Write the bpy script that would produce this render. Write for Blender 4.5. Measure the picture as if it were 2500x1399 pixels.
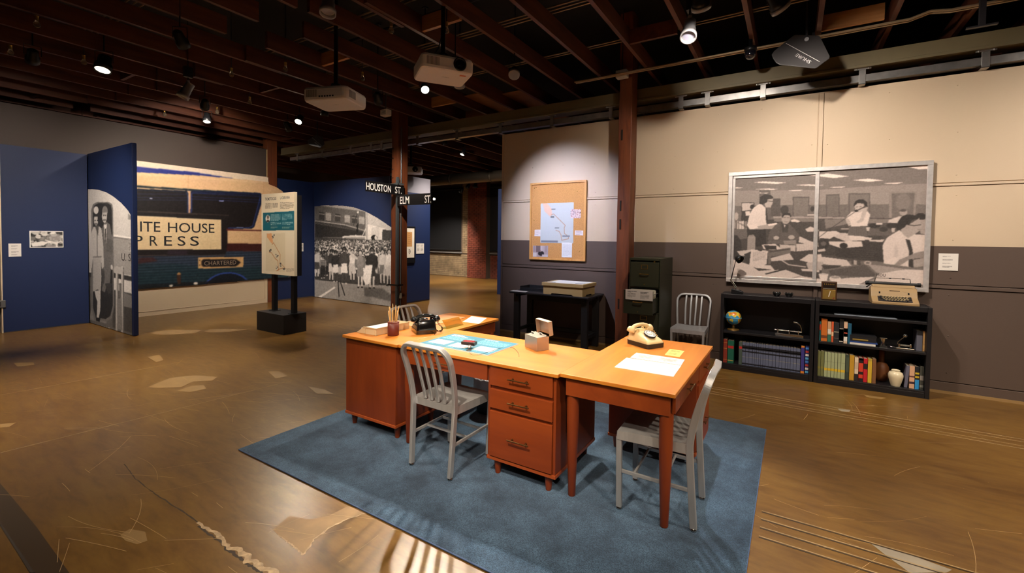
import bpy, bmesh, math, random
import numpy as np
from mathutils import Vector, Matrix
for _o in list(bpy.data.objects): bpy.data.objects.remove(_o, do_unlink=True)
SC = bpy.context.scene
COL = SC.collection
random.seed(7)
R = math.radians

# ---------------------------------------------------------------- camera
F, CX, CY, CH = 1098.84, 1250.0, 616.145, 1.55
YAW, PITCH, ROLL = .557016, .0291946, .0128781
_f = np.array([-math.sin(YAW) * math.cos(PITCH), math.cos(YAW) * math.cos(PITCH), -math.sin(PITCH)])
_r = np.array([math.cos(YAW), math.sin(YAW), 0.])
_u = np.cross(_r, _f)
CR = math.cos(ROLL) * _r + math.sin(ROLL) * _u
CU = -math.sin(ROLL) * _r + math.cos(ROLL) * _u
cam_d = bpy.data.cameras.new('camera'); cam = bpy.data.objects.new('camera', cam_d); COL.objects.link(cam)
cam_d.sensor_fit = 'HORIZONTAL'; cam_d.sensor_width = 36; cam_d.lens = F / 2500 * 36
cam_d.shift_y = -(699.5 - CY) / 2500
cam_d.clip_start = .05; cam_d.clip_end = 100
m = Matrix.Identity(4)
for i in range(3):
    m[i][0] = CR[i]; m[i][1] = CU[i]; m[i][2] = -_f[i]
m[2][3] = CH
cam.matrix_world = m
SC.camera = cam

# ---------------------------------------------------------------- world, exposure
w = bpy.data.worlds.new('world'); SC.world = w; w.use_nodes = True
w.node_tree.nodes['Background'].inputs[0].default_value = (.75, .85, 1, 1)
w.node_tree.nodes['Background'].inputs[1].default_value = .6
vs = SC.view_settings
vs.view_transform = 'Standard'; vs.look = 'None'; vs.gamma = 1; vs.use_curve_mapping = False
vs.exposure = 0.62

def spot(name, loc, tgt, power, deg, blend=.6, col=(1, .80, .58), r=.05, parent=None):
    d = bpy.data.lights.new(name, 'SPOT'); d.energy = power; d.color = col
    d.spot_size = R(deg); d.spot_blend = blend; d.shadow_soft_size = r
    o = bpy.data.objects.new(name, d); COL.objects.link(o)
    o.location = loc
    o.rotation_euler = (Vector(tgt) - Vector(loc)).to_track_quat('-Z', 'Y').to_euler()
    return o

# sun through the unseen window added to throw stripes on the floor
sd = bpy.data.lights.new('sun_light', 'SUN'); sd.energy = 22; sd.angle = R(.22); sd.color = (1, .93, .82)
so = bpy.data.objects.new('sun_light', sd); COL.objects.link(so)
so.location = (7.5, -9.7, 4.6)
so.rotation_euler = Vector((-4.85, 6.1, -2.4)).to_track_quat('-Z', 'Y').to_euler()

# ---------------------------------------------------------------- pixel -> place
def ray(x, y): return ((x - CX) / F) * CR - ((y - CY) / F) * CU + _f
def at_z(x, y, z=0.):
    d = ray(x, y); t = (z - CH) / d[2]; return Vector((d[0] * t, d[1] * t, z))
def at_y(x, y, Y):
    d = ray(x, y); t = Y / d[1]; return Vector((d[0] * t, Y, CH + d[2] * t))
def at_x(x, y, X):
    d = ray(x, y); t = X / d[0]; return Vector((X, d[1] * t, CH + d[2] * t))
def crop(x0, y0, s, pts): return [(x0 + a / s, y0 + b / s) for a, b in pts]

# ---------------------------------------------------------------- materials
def lin(c):
    o = []
    for v in c[:3]:
        v = v / 255.
        o.append(v / 12.92 if v <= .04045 else ((v + .055) / 1.055) ** 2.4)
    return (*o, 1.)
_M = {}
def mat(name, col=(128, 128, 128), rough=.5, metal=0., var=0., vscale=8., bump=0., bscale=40., spec=.5, emit=0., ecol=None, coat=0., stretch=None, alpha=1., trans=0.):
    if name in _M: return _M[name]
    m = bpy.data.materials.new(name); m.use_nodes = True; _M[name] = m
    N = m.node_tree.nodes; L = m.node_tree.links; b = N['Principled BSDF']
    c = lin(col)
    b.inputs['Base Color'].default_value = c; b.inputs['Roughness'].default_value = rough
    b.inputs['Metallic'].default_value = metal; b.inputs['Specular IOR Level'].default_value = spec
    if coat: b.inputs['Coat Weight'].default_value = coat; b.inputs['Coat Roughness'].default_value = .12
    if trans: b.inputs['Transmission Weight'].default_value = trans
    if alpha < 1: b.inputs['Alpha'].default_value = alpha
    if emit:
        b.inputs['Emission Color'].default_value = lin(ecol or col); b.inputs['Emission Strength'].default_value = emit
    if var or bump:
        tc = N.new('ShaderNodeTexCoord'); mp = N.new('ShaderNodeMapping'); L.new(tc.outputs['Object'], mp.inputs['Vector'])
        if stretch: mp.inputs['Scale'].default_value = stretch
    if var:
        n = N.new('ShaderNodeTexNoise'); n.inputs['Scale'].default_value = vscale; n.inputs['Detail'].default_value = 4
        L.new(mp.outputs['Vector'], n.inputs['Vector'])
        rp = N.new('ShaderNodeValToRGB'); e = rp.color_ramp.elements
        e[0].position = .3; e[1].position = .7
        e[0].color = (*[v * (1 - var) for v in c[:3]], 1); e[1].color = (*[min(1, v * (1 + var)) for v in c[:3]], 1)
        L.new(n.outputs['Fac'], rp.inputs['Fac']); L.new(rp.outputs['Color'], b.inputs['Base Color'])
    if bump:
        n2 = N.new('ShaderNodeTexNoise'); n2.inputs['Scale'].default_value = bscale; n2.inputs['Detail'].default_value = 3
        L.new(mp.outputs['Vector'], n2.inputs['Vector'])
        bp = N.new('ShaderNodeBump'); bp.inputs['Strength'].default_value = bump; bp.inputs['Distance'].default_value = .004
        L.new(n2.outputs['Fac'], bp.inputs['Height']); L.new(bp.outputs['Normal'], b.inputs['Normal'])
    return m

def wood(name, c1, c2, axis=0, scale=6., rough=.42, coat=0., bump=.08, ratio=14.):
    if name in _M: return _M[name]
    m = mat(name, c1, rough, coat=coat)
    N = m.node_tree.nodes; L = m.node_tree.links; b = N['Principled BSDF']
    tc = N.new('ShaderNodeTexCoord'); mp = N.new('ShaderNodeMapping'); L.new(tc.outputs['Object'], mp.inputs['Vector'])
    sc = [ratio] * 3; sc[axis] = 1.; mp.inputs['Scale'].default_value = sc
    n = N.new('ShaderNodeTexNoise'); n.inputs['Scale'].default_value = scale / 4; n.inputs['Detail'].default_value = 6; n.inputs['Roughness'].default_value = .65; n.inputs['Distortion'].default_value = .35
    L.new(mp.outputs['Vector'], n.inputs['Vector'])
    rp = N.new('ShaderNodeValToRGB'); e = rp.color_ramp.elements
    e[0].position = .32; e[1].position = .68; e[0].color = lin(c1); e[1].color = lin(c2)
    L.new(n.outputs['Fac'], rp.inputs['Fac']); L.new(rp.outputs['Color'], b.inputs['Base Color'])
    bp = N.new('ShaderNodeBump'); bp.inputs['Strength'].default_value = bump; bp.inputs['Distance'].default_value = .003
    L.new(n.outputs['Fac'], bp.inputs['Height']); L.new(bp.outputs['Normal'], b.inputs['Normal'])
    return m

# ---------------------------------------------------------------- mesh builder
class MB:
    def __init__(s): s.v = []; s.f = []; s.sm = []
    def add(s, v, f, smooth=False):
        k = len(s.v); s.v += [tuple(p) for p in v]; s.f += [tuple(i + k for i in q) for q in f]; s.sm += [smooth] * len(f); return s
    def box(s, x0, x1, y0, y1, z0, z1):
        v = [(x0, y0, z0), (x1, y0, z0), (x1, y1, z0), (x0, y1, z0), (x0, y0, z1), (x1, y0, z1), (x1, y1, z1), (x0, y1, z1)]
        return s.add(v, [(3, 2, 1, 0), (4, 5, 6, 7), (0, 1, 5, 4), (1, 2, 6, 5), (2, 3, 7, 6), (3, 0, 4, 7)])
    def obox(s, c, ax, hx, hy, hz):          # oriented box: centre, 3x3 axes (columns), half sizes
        c = Vector(c); X, Y, Z = [Vector(a).normalized() for a in ax]
        v = [c + X * (hx * a) + Y * (hy * b) + Z * (hz * d) for d in (-1, 1) for a, b in ((-1, -1), (1, -1), (1, 1), (-1, 1))]
        return s.add(v, [(3, 2, 1, 0), (4, 5, 6, 7), (0, 1, 5, 4), (1, 2, 6, 5), (2, 3, 7, 6), (3, 0, 4, 7)])
    def bar(s, a, b, w, h, up=(0, 0, 1)):    # rectangular bar from a to b
        a = Vector(a); b = Vector(b); d = b - a; Z = d.normalized(); U = Vector(up)
        if abs(Z.dot(U)) > .98: U = Vector((0, 1, 0))
        X = Z.cross(U).normalized(); Y = X.cross(Z).normalized()
        return s.obox((a + b) / 2, (X, Y, Z), w / 2, h / 2, d.length / 2)
    def tube(s, pts, r, n=10, closed=False, cap=True, prof=None, up=None):
        P = [Vector(p) for p in pts]; k = len(P)
        rr = r if isinstance(r, (list, tuple)) else [r] * k
        T = []
        for i in range(k):
            if closed: t = P[(i + 1) % k] - P[i - 1]
            else: t = P[min(i + 1, k - 1)] - P[max(i - 1, 0)]
            T.append(t.normalized())
        if up is None:
            up = Vector((0, 0, 1)) if abs(T[0].z) < .9 else Vector((0, 1, 0))
        N_ = (Vector(up) - T[0] * Vector(up).dot(T[0])).normalized()
        V = []; Fc = []
        pf = prof or [(math.cos(2 * math.pi * j / n), math.sin(2 * math.pi * j / n)) for j in range(n)]
        n = len(pf)
        for i in range(k):
            N_ = (N_ - T[i] * N_.dot(T[i])).normalized(); B = T[i].cross(N_)
            for (a, b) in pf: V.append(P[i] + (B * a + N_ * b) * rr[i])
        for i in range(k if closed else k - 1):
            i2 = (i + 1) % k
            for j in range(n):
                j2 = (j + 1) % n
                Fc.append((i * n + j, i * n + j2, i2 * n + j2, i2 * n + j))
        s.add(V, Fc, prof is None)
        if cap and not closed:
            s.add([V[j] for j in range(n)], [tuple(reversed(range(n)))]); s.add([V[(k - 1) * n + j] for j in range(n)], [tuple(range(n))])
        return s
    def lathe(s, prof, n=24, c=(0, 0, 0), axis=(0, 0, 1), smooth=True):
        Z = Vector(axis).normalized(); U = Vector((1, 0, 0)) if abs(Z.x) < .9 else Vector((0, 1, 0))
        X = (U - Z * U.dot(Z)).normalized(); Y = Z.cross(X); c = Vector(c)
        V = []; Fc = []
        for (r, z) in prof:
            for j in range(n):
                a = 2 * math.pi * j / n; V.append(c + X * (r * math.cos(a)) + Y * (r * math.sin(a)) + Z * z)
        for i in range(len(prof) - 1):
            for j in range(n):
                j2 = (j + 1) % n; Fc.append((i * n + j, i * n + j2, (i + 1) * n + j2, (i + 1) * n + j))
        s.add(V, Fc, smooth)
        if prof[0][0] > 1e-5: s.add(V[:n], [tuple(reversed(range(n)))])
        if prof[-1][0] > 1e-5: s.add(V[-n:], [tuple(range(n))])
        return s
    def prism(s, poly, lo, hi, axis='z'):    # poly 2D extruded along axis
        def p3(a, b, c): return {'z': (a, b, c), 'y': (a, c, b), 'x': (c, a, b)}[axis]
        n = len(poly); v = [p3(a, b, lo) for a, b in poly] + [p3(a, b, hi) for a, b in poly]
        area = sum(poly[i][0] * poly[(i + 1) % n][1] - poly[(i + 1) % n][0] * poly[i][1] for i in range(n))
        flip = (area < 0) != (axis == 'y')
        f = [tuple(reversed(range(n))), tuple(range(n, 2 * n))] + [(i, (i + 1) % n, n + (i + 1) % n, n + i) for i in range(n)]
        if flip: f = [tuple(reversed(q)) for q in f]
        return s.add(v, f)
    def loft(s, rings, smooth=True, cap=True):
        n = len(rings[0]); V = [p for r in rings for p in r]; Fc = []
        for i in range(len(rings) - 1):
            for j in range(n):
                j2 = (j + 1) % n; Fc.append((i * n + j, i * n + j2, (i + 1) * n + j2, (i + 1) * n + j))
        s.add(V, Fc, smooth)
        if cap: s.add(rings[0], [tuple(reversed(range(n)))]); s.add(rings[-1], [tuple(range(n))])
        return s
    def build(s, name, mt, parent=None, bevel=0., seg=2, sub=0):
        me = bpy.data.meshes.new(name); me.from_pydata(s.v, [], s.f)
        me.polygons.foreach_set('use_smooth', s.sm); me.materials.append(mt); me.update()
        o = bpy.data.objects.new(name, me); COL.objects.link(o)
        if parent is not None: o.parent = parent
        if bevel:
            b = o.modifiers.new('bevel', 'BEVEL'); b.width = bevel; b.segments = seg; b.limit_method = 'ANGLE'; b.angle_limit = R(40)
        if sub:
            b = o.modifiers.new('sub', 'SUBSURF'); b.levels = sub; b.render_levels = sub
        return o

def smooth_path(pts, k=6):
    P = [Vector(p) for p in pts]; out = []
    for i in range(len(P) - 1):
        p0, p1, p2, p3 = P[max(i - 1, 0)], P[i], P[i + 1], P[min(i + 2, len(P) - 1)]
        for j in range(k):
            t = j / k; out.append(.5 * ((2 * p1) + (p2 - p0) * t + (2 * p0 - 5 * p1 + 4 * p2 - p3) * t * t + (3 * p1 - p0 - 3 * p2 + p3) * t ** 3))
    return out + [P[-1]]
def bx(name, mt, parent, x0, x1, y0, y1, z0, z1, bevel=0.): return MB().box(x0, x1, y0, y1, z0, z1).build(name, mt, parent, bevel)
def tag(o, label, cat, group=None):
    o['label'] = label; o['category'] = cat
    if group: o['group'] = group
    return o
def thing(name, label, cat, loc=(0, 0, 0), rz=0., group=None):
    o = bpy.data.objects.new(name, None); COL.objects.link(o); o.empty_display_size = .1
    o.location = loc; o.rotation_euler = (0, 0, rz)
    return tag(o, label, cat, group)
def struct(o): o['kind'] = 'structure'; return o
def copy_tree(o, parent=None):
    c = o.copy(); COL.objects.link(c)
    if parent is not None: c.parent = parent
    for ch in list(o.children): copy_tree(ch, c)
    return c
def text_obj(name, s, mt, parent, origin, ux, uy, height, width=None, thick=.0015, align='LEFT', bold=0.):
    """mesh lettering: baseline-left at origin, running along ux with uy up; scaled to cap height and width"""
    cu = bpy.data.curves.new('t', 'FONT'); cu.body = s; cu.extrude = 0; cu.offset = bold; cu.resolution_u = 3
    to = bpy.data.objects.new('t', cu); COL.objects.link(to)
    bpy.context.view_layer.update()
    me = bpy.data.meshes.new_from_object(to.evaluated_get(bpy.context.evaluated_depsgraph_get()))
    bpy.data.objects.remove(to); bpy.data.curves.remove(cu)
    co = np.empty(len(me.vertices) * 3, np.float32); me.vertices.foreach_get('co', co); co = co.reshape(-1, 3)
    x0, x1 = co[:, 0].min(), co[:, 0].max(); cap = .729
    sy = height / cap; sx = (width / (x1 - x0)) if width else sy
    ux = np.array(Vector(ux).normalized()); uy = np.array(Vector(uy).normalized()); n = np.cross(ux, uy)
    a = (co[:, 0] - x0) * sx
    if align == 'CENTER': a = a - (x1 - x0) * sx / 2
    P = np.array(origin)[None] + a[:, None] * ux + (co[:, 1] * sy)[:, None] * uy + thick * n
    me.vertices.foreach_set('co', P.astype(np.float32).ravel()); me.update()
    me.name = name; me.materials.clear(); me.materials.append(mt)
    o = bpy.data.objects.new(name, me); COL.objects.link(o)
    if parent is not None: o.parent = parent
    return o

# ---------------------------------------------------------------- print painter (flat printed photographs, maps and labels)
class Paint:
    """small raster painted with shapes; becomes a fine flat mesh with the colours as a point attribute"""
    def __init__(s, W, Hh, bg, m=None):
        s.W, s.H = W, Hh; s.a = np.zeros((Hh, W, 3)) + np.array(bg, float); s.map = m or (lambda p: p)
        yy, xx = np.mgrid[0:Hh, 0:W]; s.xx = (xx + .5) / W; s.yy = (yy + .5) / Hh   # v down
        s.asp = Hh / W
    def _mix(s, mask, col, al=1.):
        mk = (mask * al)[..., None]; s.a = s.a * (1 - mk) + np.array(col, float) * mk; return s
    def poly(s, pts, col, al=1., soft=0):
        P = [s.map(p) for p in pts]; ins = np.zeros((s.H, s.W), bool); n = len(P)
        for i in range(n):
            x1, y1 = P[i]; x2, y2 = P[(i + 1) % n]
            if y1 == y2: continue
            c = ((y1 > s.yy) != (y2 > s.yy)) & (s.xx < (x2 - x1) * (s.yy - y1) / (y2 - y1) + x1)
            ins ^= c
        return s._mix(s._bl(ins.astype(float), soft), col, al)
    def ell(s, c, rx, ry, col, al=1., soft=0, rot=0.):
        """rx, ry in the mapped source units"""
        u, v = s.map(c); u2, v2 = s.map((c[0] + rx, c[1] + ry)); a = abs(u2 - u) or 1e-6; b = abs(v2 - v) or 1e-6
        dx = (s.xx - u) / a; dy = (s.yy - v) / b
        if rot: dx, dy = dx * math.cos(rot) + dy * math.sin(rot), -dx * math.sin(rot) + dy * math.cos(rot)
        return s._mix(s._bl((dx * dx + dy * dy < 1).astype(float), soft), col, al)
    def line(s, pts, wd, col, al=1.):
        P = [s.map(p) for p in pts]; q0 = s.map((0, 0)); q1 = s.map((wd, 0)); h = abs(q1[0] - q0[0]) / 2
        for (x1, y1), (x2, y2) in zip(P[:-1], P[1:]):
            dx, dy = x2 - x1, (y2 - y1) * s.asp; L2 = dx * dx + dy * dy + 1e-12
            t = np.clip(((s.xx - x1) * dx + (s.yy - y1) * s.asp * dy) / L2, 0, 1)
            d = np.hypot(s.xx - x1 - t * dx, (s.yy - y1) * s.asp - t * dy)
            s._mix(np.clip((h - d) * s.W + .5, 0, 1), col, al)
        return s
    def rect(s, x0, y0, x1, y1, col, al=1.): return s.poly([(x0, y0), (x1, y0), (x1, y1), (x0, y1)], col, al)
    def _bl(s, a, k):
        for _ in range(k):
            p = np.pad(a, ((1, 1), (1, 1)), mode='edge')
            a = (p[:-2, 1:-1] + p[2:, 1:-1] + p[1:-1, :-2] + p[1:-1, 2:] + 2 * p[1:-1, 1:-1]) / 6
        return a
    def blur(s, k):
        for c in range(3): s.a[..., c] = s._bl(s.a[..., c], k)
        return s
    def noise(s, amt, k=1, seed=1):
        r = np.random.default_rng(seed); n = s._bl(r.standard_normal((s.H, s.W)), k); n /= n.std() + 1e-9
        s.a = np.clip(s.a + n[..., None] * amt, 0, 255); return s
    def lines(s, x0, y0, x1, y1, n, col, seed=0, al=.8, wd=.55):
        """rows of small print"""
        r = random.Random(seed)
        for i in range(n):
            y = y0 + (y1 - y0) * (i + .5) / n; h = (y1 - y0) / n * wd / 2; x = x0
            xe = x1 if i < n - 1 else x0 + (x1 - x0) * r.uniform(.4, .8)
            while x < xe:
                l = (x1 - x0) * r.uniform(.05, .14); s.rect(x, y - h, min(x + l, xe), y + h, col, al); x += l + (x1 - x0) * .025
        return s
    def build(s, name, parent, origin, ux, uy, w, h, mt=None, mask=None, off=0.):
        """origin = top-left corner; ux to the right, uy down"""
        ux = np.array(Vector(ux).normalized()); uy = np.array(Vector(uy).normalized()); O = np.array(origin)
        W, Hh = s.W, s.H
        gx = np.arange(W + 1) / W * w; gy = np.arange(Hh + 1) / Hh * h
        P = O[None, None] + gx[None, :, None] * ux + gy[:, None, None] * uy
        pad = np.pad(s.a, ((0, 1), (0, 1), (0, 0)), mode='edge')
        p2 = np.pad(s.a, ((1, 1), (1, 1), (0, 0)), mode='edge')
        C4 = (p2[:-1, :-1] + p2[1:, :-1] + p2[:-1, 1:] + p2[1:, 1:]) / 4
        idx = np.arange((W + 1) * (Hh + 1)).reshape(Hh + 1, W + 1)
        Q = np.stack([idx[1:, :-1], idx[1:, 1:], idx[:-1, 1:], idx[:-1, :-1]], -1)
        if mask is not None: Q = Q[mask(s.xx, s.yy)]
        Q = Q.reshape(-1, 4)
        me = bpy.data.meshes.new(name); nv = (W + 1) * (Hh + 1); nf = len(Q)
        me.vertices.add(nv); me.vertices.foreach_set('co', P.astype(np.float32).ravel())
        me.loops.add(nf * 4); me.loops.foreach_set('vertex_index', Q.astype(np.int32).ravel())
        me.polygons.add(nf); me.polygons.foreach_set('loop_start', np.arange(nf, dtype=np.int32) * 4)
        try: me.polygons.foreach_set('loop_total', np.full(nf, 4, np.int32))
        except Exception: pass
        me.update(calc_edges=True)
        c = np.clip(C4 / 255., 0, 1); c = np.where(c <= .04045, c / 12.92, ((c + .055) / 1.055) ** 2.4)
        c = np.concatenate([c, np.ones((Hh + 1, W + 1, 1))], -1)
        at = me.color_attributes.new('ink', 'FLOAT_COLOR', 'POINT'); at.data.foreach_set('color', c.astype(np.float32).ravel())
        me.materials.append(mt or print_mat())
        o = bpy.data.objects.new(name, me); COL.objects.link(o)
        if parent is not None: o.parent = parent
        return o
def print_mat(name='printed_ink', rough=.55):
    if name in _M: return _M[name]
    m = mat(name, (200, 200, 200), rough, spec=.3)
    N = m.node_tree.nodes; a = N.new('ShaderNodeAttribute'); a.attribute_name = 'ink'
    m.node_tree.links.new(a.outputs['Color'], N['Principled BSDF'].inputs['Base Color']); return m
# ================================================================ STRUCTURE
WY = 6.35                     # front face of the panelled wall on the right
ZJ = 3.77                     # underside of the joists
DZ = 4.6                      # roof deck
# ---- floor
def floor_mat():
    m = mat('polished_concrete', (110, 80, 45), .3, spec=.5)
    N = m.node_tree.nodes; L = m.node_tree.links; b = N['Principled BSDF']
    tc = N.new('ShaderNodeTexCoord')
    def noise(scale, det=4, dist=0., sc=(1, 1, 1), rough=.55):
        mp = N.new('ShaderNodeMapping'); mp.inputs['Scale'].default_value = sc; mp.inputs['Rotation'].default_value = (0, 0, R(20)); L.new(tc.outputs['Object'], mp.inputs['Vector'])
        n = N.new('ShaderNodeTexNoise'); n.inputs['Scale'].default_value = scale; n.inputs['Detail'].default_value = det; n.inputs['Distortion'].default_value = dist; n.inputs['Roughness'].default_value = rough
        L.new(mp.outputs['Vector'], n.inputs['Vector']); return n
    def ramp(src, stops):
        r = N.new('ShaderNodeValToRGB'); e = r.color_ramp.elements
        while len(e) < len(stops): e.new(.5)
        for q, (p, c) in zip(e, stops): q.position = p; q.color = c if len(c) == 4 else lin(c)
        L.new(src, r.inputs['Fac']); return r
    def mix(a, b_, fac, mode='MIX'):
        x = N.new('ShaderNodeMix'); x.data_type = 'RGBA'; x.blend_type = mode
        if isinstance(fac, float): x.inputs['Factor'].default_value = fac
        else: L.new(fac, x.inputs['Factor'])
        L.new(a, x.inputs['A']); L.new(b_, x.inputs['B']); return x.outputs['Result']
    n1 = noise(.7, 4, .4, (1, 1.6, 1), .5); c1 = ramp(n1.outputs['Fac'], [(.25, (80, 52, 20)), (.5, (110, 78, 32)), (.75, (136, 102, 44))])
    n2 = noise(4.2, 8, .5, (1, 4.0, 1), .62); c2 = ramp(n2.outputs['Fac'], [(.3, (76, 46, 16)), (.5, (114, 80, 33)), (.7, (134, 102, 48))])
    col = mix(c1.outputs['Color'], c2.outputs['Color'], .5)
    n3 = noise(30, 3, .2, (1, 2, 1), .5); c3 = ramp(n3.outputs['Fac'], [(.3, (.9, .89, .88, 1)), (.7, (1, 1, 1, 1)), (.9, (1.0, 1.0, 1.0, 1))])
    col = mix(col, c3.outputs['Color'], .75, 'MULTIPLY')
    L.new(col, b.inputs['Base Color'])
    b.inputs['Roughness'].default_value = .3
    return m
floor = struct(MB().box(-14.2, 4.4, -4.6, 14.7, -.2, 0).build('floor', floor_mat()))
# inlaid strips (old rails) running across the floor, and repairs and cracks
groove = mat('floor_joint_metal', (160, 136, 98), .45, .0, var=.3, vscale=6)
dkgroove = mat('floor_joint_dark', (52, 38, 24), .5)
def strip(y, x0, x1, wd, mt): MB().box(x0, x1, y - wd / 2, y + wd / 2, -.01, .0012).build('floor_joint', mt, floor)
for py, px in ((945.3, 1747), (950, 1747), (957, 1744), (961.8, 1743)):
    y = at_z(px, py).y; strip(y, -8.4, 4.2, .007 if py in (945.3, 961.8) else .005, groove)
for px, py in ((1845, 1243), (1845, 1262), (1845, 1283), (1845, 1306)):
    y = at_z(px, py).y; strip(y, -.11, 4.2, .007, groove)
    strip(y - .012, -.11, 4.2, .008, dkgroove)
for a, b in (((0, 1106), (690, 935)), ((0, 965), (440, 884))):           # saw cuts across the hall
    p, q = at_z(*a), at_z(*b); d = (q - p).normalized(); p = p - d * .6; q = q + d * .1
    MB().bar((p.x, p.y, .0), (q.x, q.y, .0), .006, .0024).build('floor_joint', groove, floor)
patch_m = mat('floor_repair', (146, 114, 74), .45, var=.2, vscale=9)
patch_d = mat('floor_repair_thin', (146, 114, 68), .4, var=.12, vscale=7)
patch_w = mat('floor_chipped', (180, 152, 118), .6, var=.35, vscale=30, bump=.5)
crack_m = mat('floor_crack', (52, 34, 18), .6)
def patch(pts, mt, h=.0008, name='floor_patch'):
    P = [at_z(*p) for p in pts]; MB().prism([(p.x, p.y) for p in P], -.005, h, 'z').build(name, mt, floor)
def rough_strip(pts, w0, w1, mt, name, seed, h=.001, n=64):
    rr = random.Random(seed); P = [at_z(*p) for p in pts]; L_, R_ = [], []
    tot = len(P) - 1
    def wob(): 
        r = [rr.random() for _ in range(n + 3)]; return [(r[i] + r[i + 1] * 1.5 + r[i + 2]) / 3.5 for i in range(n + 1)]
    w1_, w2_, w3_ = wob(), wob(), wob()
    for i in range(n + 1):
        t = i / n * tot; k = min(int(t), tot - 1); u = t - k; c = P[k].lerp(P[k + 1], u); d = (P[k + 1] - P[k]).normalized(); nn = Vector((-d.y, d.x, 0))
        ww = w0 + (w1 - w0) * i / n; j = nn * (w1_[i] - .5) * ww
        L_.append(c + j + nn * ww * (.05 + .7 * w2_[i])); R_.append(c + j - nn * ww * (.05 + .7 * w3_[i]))
    v = [(p.x, p.y, h) for p in L_] + [(p.x, p.y, h) for p in R_]; n1 = n + 1
    MB().add(v, [(i, n1 + i, n1 + i + 1, i + 1) for i in range(n)]).build(name, mt, floor)
c5 = lambda pts: crop(0, 1000, 2.7778, pts)
rough_strip(c5([(1340, 765), (1460, 840), (1540, 920), (1640, 985), (1760, 1060), (1860, 1130), (2000, 1230)]), .02, .05, patch_w, 'floor_chip', 3)
rough_strip(c5([(1345, 790), (1470, 880), (1560, 960), (1680, 1040), (1780, 1110)]), .012, .02, crack_m, 'floor_crack', 9, h=.0006)
rough_strip(c5([(840, 370), (920, 470), (1060, 580), (1240, 690), (1340, 765)]), .005, .008, crack_m, 'floor_crack', 5)
rough_strip(c5([(1885, 850), (1960, 905), (2060, 985)]), .006, .012, patch_w, 'floor_chip', 6)
rough_strip(c5([(2060, 980), (2130, 880), (2250, 790), (2380, 735), (2500, 695)]), .012, .012, patch_w, 'floor_chip', 7)
patch(c5([(1850, 815), (1960, 720), (2100, 745), (2230, 720), (2360, 655), (2500, 690), (2300, 770), (2140, 860), (2065, 985), (1885, 850)]), patch_m, .0005)
patch(c5([(815, 850), (880, 810), (985, 830), (1000, 890), (930, 915), (850, 890)]), patch_d)
c8 = lambda pts: crop(0, 760, 2.7778, pts)
patch(c8([(970, 145), (1180, 125), (1370, 128), (1320, 150), (1100, 160)]), patch_m); patch(c8([(1390, 140), (1430, 120), (1690, 122), (1560, 140), (1440, 145)]), patch_m)
patch(c8([(1000, 515), (1160, 450), (1330, 435), (1475, 445), (1440, 470), (1310, 475), (1230, 515), (1080, 520)]), patch_d)
patch(c8([(1200, 540), (1300, 505), (1380, 500), (1400, 525), (1290, 548)]), patch_d)
patch(c8([(90, 350), (225, 345), (235, 365), (120, 375)]), patch_d); patch(c8([(1000, 310), (1080, 295), (1110, 330), (1060, 345)]), patch_d)
patch(c8([(0, 765), (110, 755), (60, 785), (0, 790)]), patch_d); patch(c8([(1820, 410), (1890, 405), (1950, 440), (1870, 455)]), patch_d); patch(c8([(2090, 510), (2200, 530), (2260, 560), (2150, 560)]), patch_d)
c7 = lambda pts: crop(1700, 850, 2.549, pts)
grey_p = mat('floor_repair_grey', (150, 140, 124), .3, var=.15, vscale=6)
patch(c7([(1085, 1215), (1300, 1275), (1590, 1380), (1560, 1395), (1330, 1400), (1180, 1290)]), grey_p); patch(c7([(880, 378), (960, 385), (950, 398), (900, 392)]), grey_p)
patch(c7([(1040, 290), (1180, 310), (1150, 318), (1060, 305)]), patch_d)
patch(crop(0, 1000, 2.7778, [(0, 500), (60, 570), (250, 800), (470, 1108), (200, 1108), (0, 790)]), mat('floor_steel_plate', (74, 56, 36), .35, .3), .001, 'floor_plate')
patch(crop(0, 1000, 2.7778, [(0, 780), (12, 780), (236, 1108), (205, 1108)]), dkgroove, .0016, 'floor_joint')

# hairline scratches and flecks worn into the polish
sr = random.Random(21); sc_m = MB()
for k in range(620):
    x, y = sr.uniform(-9.2, 3.4), sr.uniform(.55, 6.1) if k % 3 else sr.uniform(.55, 3.2)
    a = sr.gauss(.55, .5); ln = sr.uniform(.06, .5) * (1.8 if sr.random() < .12 else 1); cv = sr.uniform(-1.2, 1.2); ww = sr.uniform(.0006, .0015); n = 6; Lp, Rp = [], []
    for i in range(n + 1):
        aa = a + cv * i / n * ln; c_, s_ = math.cos(aa), math.sin(aa)
        Lp.append((x - s_ * ww, y + c_ * ww, .0011)); Rp.append((x + s_ * ww, y - c_ * ww, .0011)); x += c_ * ln / n; y += s_ * ln / n
    sc_m.add(Lp + Rp, [(i, n + 1 + i, n + 2 + i, i + 1) for i in range(n)])
for k in range(160):
    x, y = sr.uniform(-9, 3.4), sr.uniform(.6, 6.); r_ = sr.uniform(.001, .004); a = sr.uniform(0, 3); e = sr.uniform(.25, .8)
    sc_m.add([(x + r_ * math.cos(t_ + a) , y + r_ * e * math.sin(t_), .0011) for t_ in (0, 1.2, 2.1, 3.3, 4.4, 5.3)], [(0, 1, 2, 3, 4, 5)])
sc_o = sc_m.build('scratches', mat('floor_scratch', (186, 152, 104), .5), floor); sc_o['kind'] = 'stuff'

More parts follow.
